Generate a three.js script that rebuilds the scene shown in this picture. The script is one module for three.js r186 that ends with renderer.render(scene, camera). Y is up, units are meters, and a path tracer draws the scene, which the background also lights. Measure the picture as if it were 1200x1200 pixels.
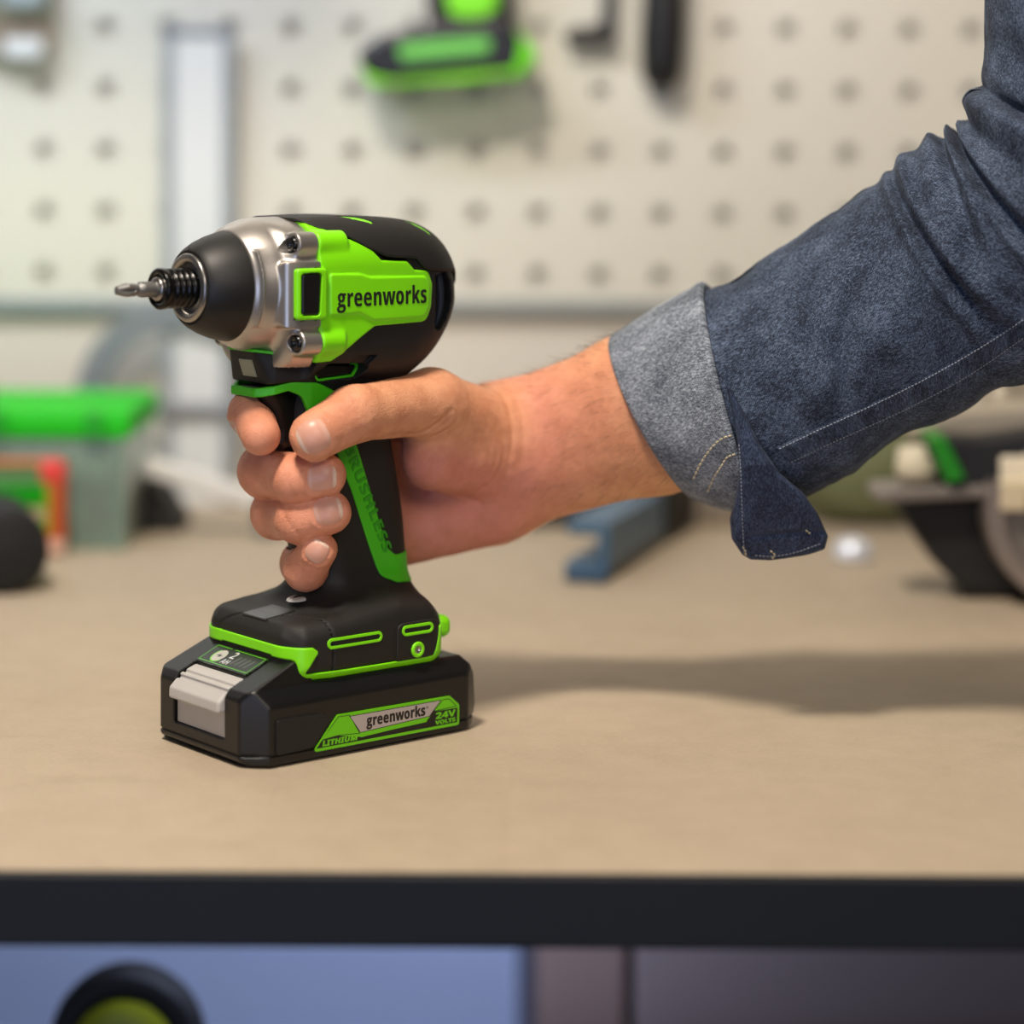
import * as THREE from 'three';
import { RoundedBoxGeometry } from 'three/addons/geometries/RoundedBoxGeometry.js';
import { TextGeometry } from 'three/addons/geometries/TextGeometry.js';
import { FontLoader } from 'three/addons/loaders/FontLoader.js';
import { ImprovedNoise } from 'three/addons/math/ImprovedNoise.js';
import { mergeGeometries } from 'three/addons/utils/BufferGeometryUtils.js';
import { RectAreaLightUniformsLib } from 'three/addons/lights/RectAreaLightUniformsLib.js';

// ------------------------------------------------------------------ camera, light, exposure
const R = THREE.MathUtils.degToRad;
const scene = new THREE.Scene();
scene.background = new THREE.Color(0x0b0c0e);
const camera = new THREE.PerspectiveCamera(2 * Math.atan(600 / 2790) * 180 / Math.PI, 1, 0.05, 20);
camera.position.set(0, 0.226, 0.9);
camera.rotation.set(R(-2), 0, R(0.3), 'YXZ');
camera.setViewOffset(1200, 1200, 0, 338, 1200, 1200);
camera.focus = 0.885;
camera.userData.fStop = 3.4;
const renderer = new THREE.WebGLRenderer({ antialias: true });
renderer.toneMapping = THREE.LinearToneMapping;
renderer.toneMappingExposure = 1.08;
renderer.shadowMap.enabled = true;
RectAreaLightUniformsLib.init();

const KEY = { at: [-0.24, 1.04, 0.41], aim: [-0.02, 0.08, -0.03], size: [0.15, 0.15], color: 0xfff2e2, power: 162 };
const TOP = { at: [-0.1, 1.62, 0.3], size: [1.3, 0.4], color: 0xfff0dc, power: 0.7 };
const LOW_FILL = { at: [-0.6, -0.1, 2.93], size: [1.5, 1.4], color: 0xbfd2ff, power: 2 };
const FRONT = { at: [0.35, 0.95, 1.5], aim: [0, 0.1, 0], size: [0.7, 0.5], color: 0xfff2e4, power: 6 };
const UNDER = { at: [-0.07, -0.085, -0.22], aim: [-0.06, -0.34, -0.57], size: [0.2, 0.03], color: 0xc6d6ff, power: 26 };
const STRIP = { at: [-0.42, 0.62, -0.22], aim: [-0.42, 0.5, -0.58], size: [0.5, 0.06], color: 0xe2ecff, power: 29 };

// ------------------------------------------------------------------ helpers
const perlin = new ImprovedNoise();
const fbm = (x, y, z, n = 3) => { let s = 0, a = 0.5, f = 1; for (let i = 0; i < n; i++) { s += a * perlin.noise(x * f, y * f, z * f); a *= 0.5; f *= 2.03; } return s; };
let seed = 20231;
const rnd = () => { seed = (seed * 1664525 + 1013904223) >>> 0; return seed / 4294967296; };
const used = new Map();
const numbered = (n) => { const k = used.get(n) || 0; used.set(n, k + 1); return k ? `${n}_${String(k).padStart(3, '0')}` : n; };
const shade = (o) => { o.castShadow = true; o.receiveShadow = true; return o; };
function thing(name, label, category, pos = [0, 0, 0], turn = 0, group) {
  const o = new THREE.Group(); o.name = numbered(name); o.position.set(...pos); o.rotation.y = turn; scene.add(o);
  o.userData = { label, category }; if (group) o.userData.group = group;
  return o;
}
function part(name, geo, mat, parent, label) {
  const m = shade(new THREE.Mesh(geo, mat)); m.name = name; parent.add(m);
  if (label) m.userData.label = label;
  return m;
}
function struct(name, geo, mat, pos = [0, 0, 0]) {
  const m = shade(new THREE.Mesh(geo, mat)); m.name = name; m.position.set(...pos); m.userData = { kind: 'structure' }; scene.add(m); return m;
}
const box = (w, h, d, x = 0, y = 0, z = 0) => { const g = new THREE.BoxGeometry(w, h, d); g.translate(x, y, z); return g; };
const rbox = (w, h, d, r, x = 0, y = 0, z = 0) => { const g = new RoundedBoxGeometry(w, h, d, 3, r); g.translate(x, y, z); return g; };
const merge = (list) => mergeGeometries(list.map((g) => { const q = g.index ? g.toNonIndexed() : g; for (const k of Object.keys(q.attributes)) if (!['position', 'normal', 'uv'].includes(k)) q.deleteAttribute(k); return q; }));
const lathe = (pts, seg = 72) => new THREE.LatheGeometry(pts.map(([r, y]) => new THREE.Vector2(Math.max(r, 1e-5), y)), seg);
function dataTexture(n, f, color = true, rep = [1, 1]) {
  const d = new Uint8Array(n * n * 4);
  for (let j = 0; j < n; j++) for (let i = 0; i < n; i++) { const c = f(i / n, j / n, i, j); for (let k = 0; k < 3; k++) d[(j * n + i) * 4 + k] = Math.max(0, Math.min(255, c[k] ?? c[0])); d[(j * n + i) * 4 + 3] = 255; }
  const t = new THREE.DataTexture(d, n, n); t.wrapS = t.wrapT = THREE.RepeatWrapping; t.magFilter = THREE.LinearFilter; t.minFilter = THREE.LinearMipmapLinearFilter; t.generateMipmaps = true;
  if (color) t.colorSpace = THREE.SRGBColorSpace; t.repeat.set(...rep); t.needsUpdate = true; return t;
}
const std = (o) => new THREE.MeshStandardMaterial(o);
const phys = (o) => new THREE.MeshPhysicalMaterial(o);

// signed distances (millimetres)
const hyp = Math.hypot;
const clamp = (v, a, b) => Math.max(a, Math.min(b, v));
const smin = (a, b, k) => { const h = Math.max(k - Math.abs(a - b), 0) / k; return Math.min(a, b) - h * h * k * 0.25; };
const smax = (a, b, k) => -smin(-a, -b, k);
const rsect = (a, b, r) => { const u = Math.max(a + r, 0), v = Math.max(b + r, 0); return Math.min(Math.max(a + r, b + r), 0) + Math.sqrt(u * u + v * v) - r; };
function roundPoly(pts, r) {           // fillet every corner; a third number in a point is its own radius
  const out = [], n = pts.length;
  for (let i = 0; i < n; i++) {
    const p = pts[i], a = pts[(i + n - 1) % n], b = pts[(i + 1) % n], rr = p[2] ?? r;
    const la = hyp(a[0] - p[0], a[1] - p[1]), lb = hyp(b[0] - p[0], b[1] - p[1]);
    const ua = [(a[0] - p[0]) / la, (a[1] - p[1]) / la], ub = [(b[0] - p[0]) / lb, (b[1] - p[1]) / lb];
    const ang = Math.acos(clamp(ua[0] * ub[0] + ua[1] * ub[1], -1, 1)), t = Math.min(rr / Math.tan(ang / 2), la * 0.48, lb * 0.48);
    if (rr <= 0 || ang > 3.1 || t < 1e-3) { out.push([p[0], p[1]]); continue; }
    const s = [p[0] + ua[0] * t, p[1] + ua[1] * t], e = [p[0] + ub[0] * t, p[1] + ub[1] * t];
    for (let k = 0; k <= 5; k++) { const q = k / 5, w = 1 - q; out.push([s[0] * w * w + p[0] * 2 * w * q + e[0] * q * q, s[1] * w * w + p[1] * 2 * w * q + e[1] * q * q]); }
  }
  return out;
}
function polyDist(P) {
  const n = P.length;
  return (x, y) => {
    let d = 1e18, s = 1;
    for (let i = 0, j = n - 1; i < n; j = i++) {
      const ax = P[i][0], ay = P[i][1], ex = P[j][0] - ax, ey = P[j][1] - ay, wx = x - ax, wy = y - ay;
      const t = clamp((wx * ex + wy * ey) / (ex * ex + ey * ey), 0, 1), bx = wx - ex * t, by = wy - ey * t, q = bx * bx + by * by;
      if (q < d) d = q;
      const c1 = y >= ay, c2 = y < P[j][1], c3 = ex * wy > ey * wx;
      if ((c1 && c2 && c3) || (!c1 && !c2 && !c3)) s = -s;
    }
    return s * Math.sqrt(d);
  };
}
function shape2(pts, r = 0, step = 0.4, pad = 14) {   // distance to a filleted polygon, looked up in a grid
  const P = roundPoly(pts, r), f = polyDist(P);
  let x0 = 1e9, y0 = 1e9, x1 = -1e9, y1 = -1e9;
  for (const p of P) { x0 = Math.min(x0, p[0]); x1 = Math.max(x1, p[0]); y0 = Math.min(y0, p[1]); y1 = Math.max(y1, p[1]); }
  x0 -= pad; y0 -= pad; x1 += pad; y1 += pad;
  const nx = Math.ceil((x1 - x0) / step) + 1, ny = Math.ceil((y1 - y0) / step) + 1, V = new Float32Array(nx * ny);
  for (let j = 0; j < ny; j++) for (let i = 0; i < nx; i++) V[j * nx + i] = f(x0 + i * step, y0 + j * step);
  return (x, y) => {
    const cx = clamp(x, x0, x1 - step), cy = clamp(y, y0, y1 - step), u = (cx - x0) / step, v = (cy - y0) / step;
    const i = Math.min(u | 0, nx - 2), j = Math.min(v | 0, ny - 2), a = u - i, b = v - j, o = j * nx + i;
    const d = (V[o] * (1 - a) + V[o + 1] * a) * (1 - b) + (V[o + nx] * (1 - a) + V[o + nx + 1] * a) * b;
    return d + (x !== cx || y !== cy ? hyp(x - cx, y - cy) * 0.7 : 0);
  };
}
function smooth(pts, n = 5) {           // closed Catmull-Rom through the points
  const c = new THREE.CatmullRomCurve3(pts.map(([x, y]) => new THREE.Vector3(x, y, 0)), true, 'centripetal');
  return c.getPoints(pts.length * n).slice(0, -1).map((p) => [p.x, p.y]);
}
function sdfMesh(fn, lo, hi, h, { lip = 1.25, color, scale = 0.001, uv = true, flat } = {}) {
  const N = [0, 1, 2].map((k) => Math.ceil((hi[k] - lo[k]) / h) + 2), [nx, ny, nz] = N, sxy = nx * ny, V = new Float32Array(sxy * nz), B = 7, half = B * h * 0.5 * 1.733;
  for (let bz = 0; bz < nz; bz += B) for (let by = 0; by < ny; by += B) for (let bx = 0; bx < nx; bx += B) {
    const c = fn(lo[0] + (bx + (B - 1) / 2) * h, lo[1] + (by + (B - 1) / 2) * h, lo[2] + (bz + (B - 1) / 2) * h), skip = Math.abs(c) > half * lip + h;
    for (let k = bz; k < Math.min(bz + B, nz); k++) for (let j = by; j < Math.min(by + B, ny); j++) for (let i = bx; i < Math.min(bx + B, nx); i++)
      V[k * sxy + j * nx + i] = skip ? c : fn(lo[0] + i * h, lo[1] + j * h, lo[2] + k * h);
  }
  const id = new Int32Array(sxy * nz).fill(-1), pos = [], nor = [], idx = [];
  const off = [0, 1, nx, nx + 1, sxy, sxy + 1, sxy + nx, sxy + nx + 1], e = h * 0.35;
  const E = [[0, 1], [2, 3], [4, 5], [6, 7], [0, 2], [1, 3], [4, 6], [5, 7], [0, 4], [1, 5], [2, 6], [3, 7]];
  for (let k = 0; k < nz - 1; k++) for (let j = 0; j < ny - 1; j++) for (let i = 0; i < nx - 1; i++) {
    const o = k * sxy + j * nx + i; let m = 0;
    for (let q = 0; q < 8; q++) if (V[o + off[q]] < 0) m |= 1 << q;
    if (m === 0 || m === 255) continue;
    let x = 0, y = 0, z = 0, c = 0;
    for (const [a, b] of E) {
      if (((m >> a) & 1) === ((m >> b) & 1)) continue;
      const va = V[o + off[a]], vb = V[o + off[b]], t = va / (va - vb);
      x += (a & 1) + ((b & 1) - (a & 1)) * t; y += ((a >> 1) & 1) + (((b >> 1) & 1) - ((a >> 1) & 1)) * t; z += (a >> 2) + ((b >> 2) - (a >> 2)) * t; c++;
    }
    const bx = lo[0] + (i + 0.5) * h, by = lo[1] + (j + 0.5) * h, bz = lo[2] + (k + 0.5) * h;
    x = lo[0] + (i + x / c) * h; y = lo[1] + (j + y / c) * h; z = lo[2] + (k + z / c) * h;
    let gx, gy, gz;
    for (let it = 0; it < 3; it++) {
      gx = fn(x + e, y, z) - fn(x - e, y, z); gy = fn(x, y + e, z) - fn(x, y - e, z); gz = fn(x, y, z + e) - fn(x, y, z - e);
      const l = hyp(gx, gy, gz) || 1; gx /= l; gy /= l; gz /= l;
      if (it === 2) break;
      const d = clamp(fn(x, y, z), -h * 0.6, h * 0.6);
      x = clamp(x - gx * d, bx - h * 0.75, bx + h * 0.75); y = clamp(y - gy * d, by - h * 0.75, by + h * 0.75); z = clamp(z - gz * d, bz - h * 0.75, bz + h * 0.75);
    }
    id[o] = pos.length / 3; pos.push(x, y, z); nor.push(gx, gy, gz);
  }
  const quad = (a, b, c, d) => {
    if (a < 0 || b < 0 || c < 0 || d < 0) return;
    const A = a * 3, B3 = b * 3, C = c * 3, ux = pos[B3] - pos[A], uy = pos[B3 + 1] - pos[A + 1], uz = pos[B3 + 2] - pos[A + 2], vx = pos[C] - pos[A], vy = pos[C + 1] - pos[A + 1], vz = pos[C + 2] - pos[A + 2];
    const nx2 = uy * vz - uz * vy, ny2 = uz * vx - ux * vz, nz2 = ux * vy - uy * vx;
    const s = nx2 * (nor[A] + nor[C]) + ny2 * (nor[A + 1] + nor[C + 1]) + nz2 * (nor[A + 2] + nor[C + 2]);
    if (s >= 0) idx.push(a, b, c, a, c, d); else idx.push(a, c, b, a, d, c);
  };
  for (let k = 1; k < nz - 1; k++) for (let j = 1; j < ny - 1; j++) for (let i = 1; i < nx - 1; i++) {
    const o = k * sxy + j * nx + i, s = V[o] < 0;
    if (s !== V[o + 1] < 0) quad(id[o], id[o - nx], id[o - nx - sxy], id[o - sxy]);
    if (s !== V[o + nx] < 0) quad(id[o], id[o - 1], id[o - 1 - sxy], id[o - sxy]);
    if (s !== V[o + sxy] < 0) quad(id[o], id[o - 1], id[o - 1 - nx], id[o - nx]);
  }
  const g = new THREE.BufferGeometry(), P = new Float32Array(pos), nv = P.length / 3;
  if (color) { const C = new Float32Array(nv * 3); for (let i = 0; i < nv; i++) C.set(color(P[i * 3], P[i * 3 + 1], P[i * 3 + 2], nor[i * 3], nor[i * 3 + 1], nor[i * 3 + 2]), i * 3); g.setAttribute('color', new THREE.BufferAttribute(C, 3)); }
  for (let i = 0; i < P.length; i++) P[i] *= scale;
  g.setAttribute('position', new THREE.BufferAttribute(P, 3)); g.setAttribute('normal', new THREE.BufferAttribute(new Float32Array(nor), 3));
  if (uv) { const U = new Float32Array(nv * 2); for (let i = 0; i < nv; i++) { const a = Math.abs(nor[i * 3]), b = Math.abs(nor[i * 3 + 1]), c = Math.abs(nor[i * 3 + 2]), x = P[i * 3], y = P[i * 3 + 1], z = P[i * 3 + 2]; U.set(flat ? [x * 0.9 + z * 0.45, y + x * 0.1] : c >= a && c >= b ? [x, y] : a >= b ? [z, y] : [x, z], i * 2); } g.setAttribute('uv', new THREE.BufferAttribute(U, 2)); }
  g.setIndex(idx); return g;
}
function at(px, py, z) {               // the point of the plane at depth z that a pixel of the photograph shows
  camera.updateMatrixWorld(); camera.updateProjectionMatrix();
  const p = new THREE.Vector3(px / 600 - 1, 1 - py / 600, 0.5).unproject(camera).sub(camera.position);
  return camera.position.clone().addScaledVector(p, (z - camera.position.z) / p.z);
}

// ------------------------------------------------------------------ materials
const grainTex = dataTexture(256, (u, v, i, j) => { const g = 128 + 60 * (rnd() - 0.5) + 90 * fbm(i * 0.31, j * 0.31, 2.5, 2); return [g]; }, false, [40, 40]);
const M = {
  rubber: std({ color: 0x161412, roughness: 0.62, bumpMap: grainTex, bumpScale: 0.00006 }),
  plastic: std({ color: 0x0f0f10, roughness: 0.38 }),
  gloss: std({ color: 0x0c0c0d, roughness: 0.22 }),
  green: std({ color: 0x84ea08, roughness: 0.42 }),
  deepGreen: std({ color: 0x44c010, roughness: 0.45 }),
  ink: std({ color: 0x14130f, roughness: 0.6 }),
  alu: std({ color: 0xb9b4ae, roughness: 0.36, metalness: 0.85 }),
  steel: std({ color: 0xa9a6a2, roughness: 0.28, metalness: 0.95 }),
  dullSteel: std({ color: 0x8f8f8d, roughness: 0.45, metalness: 0.8 }),
  collar: std({ color: 0x0e0e0e, roughness: 0.25, metalness: 0.3 }),
  latch: std({ color: 0xbcb9b5, roughness: 0.5 }),
  lens: std({ color: 0x8c9078, roughness: 0.3 }),
};

// ------------------------------------------------------------------ the room
const benchTex = dataTexture(1024, (u, v, i, j) => {
  const a = fbm(u * 9, v * 9, 0.3, 4) * 7, b = fbm(u * 60, v * 60, 4.1, 3) * 9, c = (rnd() - 0.5) * 7, s = Math.max(0, fbm(u * 14 + 7, v * 40, 1.7, 3) - 0.3) * 30;
  return [182 + a + b + c - s, 166 + a + b + c - s, 144 + a + b + c - s];
});
const benchRough = dataTexture(512, (u, v) => [150 + 50 * fbm(u * 12, v * 12, 3, 4)], false);
for (const t of [benchTex, benchRough]) t.repeat.set(1 / 0.9, 1 / 0.9);
const meterUV = (g, axes) => { const p = g.attributes.position, u = new Float32Array(p.count * 2); for (let i = 0; i < p.count; i++) u.set([p.getComponent(i, axes[0]), p.getComponent(i, axes[1])], i * 2); g.setAttribute('uv', new THREE.BufferAttribute(u, 2)); return g; };
const WALLZ = -0.588, BOARDZ = -0.58;
const wallMat = std({ color: 0xd9d3c6, roughness: 0.85 });
const dimMat = std({ color: 0x7d7b78, roughness: 0.9 });
struct('floor', box(4.2, 0.06, 3.8, 0, -0.93, 1.2), std({ color: 0x4e4c4a, roughness: 0.8 }));
struct('ceiling', box(4.2, 0.06, 3.8, 0, 1.73, 1.2), std({ color: 0x8c8a86, roughness: 0.9 }));
struct('wall_back', box(4.2, 2.66, 0.06, 0, 0.4, WALLZ - 0.03), wallMat);
struct('wall_front', box(4.2, 2.66, 0.06, 0, 0.4, 3.03), dimMat);
struct('wall_left', box(0.06, 2.66, 3.8, -2.07, 0.4, 1.2), dimMat);
struct('wall_right', box(0.06, 2.66, 3.8, 2.07, 0.4, 1.2), std({ color: 0x8f8066, roughness: 0.9 }));

// lamps
function areaLamp(name, label, spec, aim) {
  const l = new THREE.RectAreaLight(spec.color, spec.power, ...spec.size); l.position.set(...spec.at); l.lookAt(...aim); l.name = name + '_light';
  const g = thing(name, label, 'lamp', spec.at); g.lookAt(...aim);
  part('housing', rbox(spec.size[0] + 0.05, spec.size[1] + 0.05, 0.04, 0.01, 0, 0, -0.03), std({ color: 0x2a2a2c, roughness: 0.5 }), g);
  part('diffuser', box(spec.size[0], spec.size[1], 0.006, 0, 0, -0.006), std({ color: 0xffffff, emissive: spec.color, emissiveIntensity: 0.4 }), g);
  scene.add(l);
  return g;
}
areaLamp('work_lamp', 'square work lamp on the left above the bench, lighting the driver', KEY, KEY.aim);
areaLamp('ceiling_light', 'long ceiling light panel above the front of the bench', TOP, [TOP.at[0], -1, TOP.at[2] - 0.25]);
areaLamp('added_fill_lamp', 'added large soft fill lamp at the right in front of the bench', FRONT, FRONT.aim);  // unseen lamp added to brighten the driver panel and hand from the front
areaLamp('added_under_bench_light', 'added slim lamp under the bench lighting the pale board', UNDER, UNDER.aim);  // lamp added beneath the worktop to light the board behind
areaLamp('strip_light', 'slim strip light over the left of the pegboard', STRIP, STRIP.aim);
const win = areaLamp('added_fill_1', 'added low cool fill panel', LOW_FILL, [LOW_FILL.at[0], LOW_FILL.at[1] + 0.1, -1]);  // unseen cool panel added as low fill for the space under the bench
win.userData = { kind: 'structure' };

// bench
{
  const t = thing('workbench', 'long workbench with tan laminate top and dark navy front edge', 'workbench', [0, -0.9, 0]);
  const top = meterUV(box(2.6, 0.0205, 0.757, 0, 0, 0), [0, 2]); top.translate(0, 0.9 - 0.01025, -0.2065);
  part('worktop', top, phys({ map: benchTex, roughness: 1, roughnessMap: benchRough, specularIntensity: 0.45 }), t, 'tan laminate worktop with faint scuffs');
  part('edge_band', rbox(2.6, 0.0228, 0.004, 0.0012, 0, 0.9 - 0.0115, 0.1735), std({ color: 0x090b0f, roughness: 0.6 }), t, 'dark navy edge band');
  for (const x of [-1.25, 1.25]) for (const z of [-0.52, 0.1]) part('leg', rbox(0.05, 0.879, 0.05, 0.006, x, 0.4395, z), M.plastic, t);
  part('lower_shelf', rbox(2.45, 0.018, 0.26, 0.003, 0, 0.65, -0.19), std({ color: 0x4a4540, roughness: 0.7 }), t);
  for (const x of [-1.22, 1.22]) part('shelf_bracket', rbox(0.02, 0.02, 0.62, 0.003, x, 0.631, -0.21), M.dullSteel, t);
}
// under the bench: pale panel at the left, brown cupboard at the right
{
  const t = thing('partition_board', 'pale blue grey board standing under the left half of the bench', 'board', [-0.35, -0.9, -0.565]);
  part('sheet', rbox(0.72, 0.76, 0.012, 0.003, 0, 0.38, 0), std({ color: 0xdbe6ff, roughness: 0.4 }), t);
  part('edge_trim', rbox(0.012, 0.76, 0.02, 0.003, 0.362, 0.38, 0), std({ color: 0x6c6a78, roughness: 0.5 }), t);
  const c = thing('brown_cupboard', 'brown wooden cupboard under the right half of the bench', 'cupboard', [0.45, -0.9, -0.46]);
  const wood = std({ color: 0x8e7468, roughness: 0.6 });
  part('cabinet_body', rbox(0.87, 0.76, 0.2, 0.004, 0, 0.38, -0.02), wood, c);
  part('door', rbox(0.046, 0.74, 0.016, 0.003, -0.41, 0.38, 0.092), wood, c);
  part('door', rbox(0.8, 0.74, 0.016, 0.003, 0.018, 0.38, 0.092), std({ color: 0x8e7c76, roughness: 0.6 }), c);
}
{
  const p = at(150, 1216, -0.22), t = thing('wheel', 'black wheel with a yellow green hub under the bench, bottom left', 'wheel', [p.x, -0.241, p.z]);
  const ring = lathe([[0.019, -0.012], [0.033, -0.012], [0.036, -0.008], [0.037, 0], [0.036, 0.008], [0.033, 0.012], [0.019, 0.012], [0.019, -0.012]]); ring.rotateX(Math.PI / 2); ring.translate(0, 0.037, 0);
  part('tyre', ring, M.rubber, t);
  const hub = lathe([[0, -0.01], [0.025, -0.01], [0.0262, 0.006], [0.024, 0.0135], [0.012, 0.0155], [0, 0.0155]]); hub.rotateX(Math.PI / 2); hub.translate(0, 0.037, 0);
  part('hub', hub, std({ color: 0xa3a60c, roughness: 0.5 }), t, 'yellow green hub');
}
// pegboard: a sheet punched with square holes
{
  const pitch = 0.03835, hole = 0.0052, x0 = at(52, 105, BOARDZ).x, y0 = at(985, 36, BOARDZ).y;
  const bottom = at(600, 351, BOARDZ).y, X0 = x0 - 10.5 * pitch, X1 = x0 + 21.5 * pitch, Y1 = y0 + 8.5 * pitch;
  const s = new THREE.Shape([[X0, bottom], [X1, bottom], [X1, Y1], [X0, Y1]].map(([x, y]) => new THREE.Vector2(x, y)));
  for (let i = -10; i <= 21; i++) for (let j = -4; j <= 8; j++) {
    const x = x0 + i * pitch, y = y0 + j * pitch; if (y - 0.012 < bottom) continue;
    const h = new THREE.Path(), a = hole, r = 0.002;
    h.moveTo(x - a + r, y - a); h.lineTo(x + a - r, y - a); h.lineTo(x + a, y - a + r); h.lineTo(x + a, y + a - r); h.lineTo(x + a - r, y + a); h.lineTo(x - a + r, y + a); h.lineTo(x - a, y + a - r); h.lineTo(x - a, y - a + r); h.lineTo(x - a + r, y - a);
    s.holes.push(h);
  }
  const t = thing('pegboard', 'white metal pegboard with rows of square holes on the back wall', 'pegboard', [0, bottom, BOARDZ]);
  const g = new THREE.ExtrudeGeometry(s, { depth: 0.0015, bevelEnabled: false }); g.translate(0, -bottom, -0.0015);
  part('perforated_sheet', g, std({ color: 0xdad7c9, roughness: 0.55 }), t);
  part('bottom_rail', rbox(X1 - X0, 0.0085, 0.0095, 0.001, (X0 + X1) / 2, -0.0042, -0.0028), std({ color: 0x9aa09e, roughness: 0.4, metalness: 0.2 }), t, 'grey bottom rail of the pegboard');
  for (const x of [X0 + 0.01, X1 - 0.01]) part('side_rail', rbox(0.02, Y1 - bottom, 0.0062, 0.001, x, (Y1 - bottom) / 2, -0.0047), std({ color: 0xd2d0c8, roughness: 0.5 }), t);
}

// ------------------------------------------------------------------ the impact driver (local millimetres: +x to its back, +y up, +z to its left side)
const DRIVER = { pos: [-0.06818, 0, -0.00606], turn: R(39.7) };
const AX = 171.8;
const headSide = shape2(smooth([[-48, 191], [-36, 194.6], [-20, 195.6], [4, 195.6], [24, 193.8], [38, 189.8], [47, 184.5], [53, 177], [55.5, 169], [55, 161], [51, 154], [42, 146.5], [31, 139.5], [20, 134.5], [0, 134], [-25, 137], [-44, 143], [-50, 150], [-52, 170]]), 0);
const headTop = shape2(smooth([[-52, 20], [-38, 26], [-20, 28], [20, 28], [34, 25.6], [45, 19.5], [52.5, 11], [55.5, 0], [52.5, -11], [45, -19.5], [34, -25.6], [20, -28], [-20, -28], [-38, -26], [-52, -20]]), 0);
const head = (x, y, z) => rsect(headSide(x, y), headTop(x, z), 17);
const bandSide = shape2([[-41.8, 148.4, 0.6], [-37.4, 135.6, 0.6], [-30, 136.3], [-20, 136.2], [-10, 134], [10, 130, 4], [16, 140], [8, 150], [-20, 149], [-24, 147, 1], [-34, 147]], 1);
const bandTop = shape2([[-42, -8], [-42, 8], [-36, 14], [-22, 18.5], [20, 18.5], [20, -18.5], [-22, -18.5], [-36, -14]], 2.5);
const band = (x, y, z) => rsect(bandSide(x, y), bandTop(x, z), 1.5);
const gripSide = shape2(smooth([[-22, 134], [-25, 120], [-22.5, 108], [-20, 95], [-17.5, 82], [-14.5, 68], [-14, 60], [-16, 52], [-10, 44], [14, 44], [27, 50], [29, 60], [28.4, 72], [27, 84], [24.5, 98], [22, 110], [22, 120], [27, 132], [20, 142], [-10, 142]]), 0);
const gripTop = shape2([[-40, -15.5], [-40, 15.5], [40, 15.5], [40, -15.5]], 1);
const grip = (x, y, z) => { const b = clamp((64 - y) / 12, 0, 1); return rsect(gripSide(x, y), Math.abs(z) - 15.5 - 4 * b * b, 11); };
const footSide = shape2([[-38, 28, 1], [-41.5, 34, 1], [-41.5, 45, 4], [-36, 48.6, 6], [-16, 50.5, 14], [10, 54, 14], [24, 52.5, 12], [34.5, 45.5, 6], [33, 27.5, 2]], 2);
const footTop = shape2([[-41.5, -23, 7], [-41.5, 23, 7], [-34, 31, 6], [-22, 32.5, 5], [26, 32.5, 7], [34, 26, 6], [34, -26, 6], [26, -32.5, 7], [-22, -32.5, 5], [-34, -31, 6]], 5);
const foot = (x, y, z) => { const t = clamp((y - 40) / 20, 0, 1); return rsect(footSide(x, y), footTop(x, z * (1 + 0.1 * t * t)), 6.5); };
const px30 = (list) => list;
const slotRear = shape2([[28.5, 175], [35.5, 176], [39, 171], [39.5, 164], [37, 157.5], [32.5, 153.5], [28.5, 154]], 1.5);
const ventTop = shape2([[-1, 184.7], [4, 181.2], [15, 180.2], [12.5, 184], [4, 185]], 0.8);
const ventLow = shape2([[-12, 141.8], [-3, 141.8], [1, 146], [-8, 146]], 0.6);
const buttonSide = shape2([[-22.5, 139.3], [-20, 136.5], [-4, 137.3], [-1.6, 140.6], [-2, 142.6], [-19.4, 143.6]], 1.8);
const seamFoot = (x, y, z) => Math.abs(x + 30 - (z - 10) * 0.35) - 0.35;
const housing = (x, y, z) => {
  const hd = head(x, y, z);
  let d = smin(smax(hd, -24 - x, 1), band(x, y, z), 3);
  d = smin(d, grip(x, y, z), 7);
  if (y < 90) { const f = foot(x, y, z); d = smin(d, f, 11); }
  if (y > 128) {
    const az = Math.abs(z);
    if (x > 25 && az > 6) d = Math.max(d, -Math.max(slotRear(x, y), -(hd + 4.5)));
    d = Math.max(d, -Math.max(ventTop(x, y), -(hd + 5), 12 - az));
    d = Math.max(d, -Math.max(ventLow(x, y), -(d + 2), 10 - az));
    const bs = buttonSide(x, y); if (bs < 1) d = Math.max(d, -Math.max(bs, 17.4 - az));
  } else if (y > 24 && y < 62 && x < -14) d = Math.max(d, -Math.max(seamFoot(x, y, z), -(d + 0.6)));
  return d;
};
const driver = thing('impact_driver', 'lime green and black cordless impact driver held upright in the hand', 'power tool', DRIVER.pos, DRIVER.turn);
const housingMesh = part('housing', sdfMesh(housing, [-60, 24, -36], [64, 200, 36], 0.75), M.rubber, driver, 'black rubber coated tool housing');

// rubber cap over the top and tail
const capSide = shape2([[-29, 203], [-27, 196, 1], [-22, 193.2, 2], [-17, 192], [-13.5, 191], [-9, 188.6], [-4, 185.6], [4, 182.4], [18, 181.2], [22, 177.6, 2], [26, 176.6], [42, 175.6, 1], [46, 173.5, 2], [50, 168, 2], [52, 160, 2], [70, 158], [70, 203]], 0.8);
const cap = (x, y, z) => { const hd = head(x, y, z); let d = rsect(hd - 1.7, capSide(x, y), 0.8); for (const c of [[-2, 0], [26, -3]]) { const u = (x - c[0]) / 6, v = (z - 16.5 - u * 3.6) / 2.2; if (y > 172 && Math.abs(u) < 2) d = Math.max(d, -Math.max((hyp(u, v) - 1) * 2, -(hd - 0.9))); } return Math.max(d, -(hd + 1.2)); };
part('rubber_cap', sdfMesh(cap, [-32, 150, -33], [66, 204, 33], 0.75), M.rubber, driver, 'black rubber cap over the top and tail');
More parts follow.
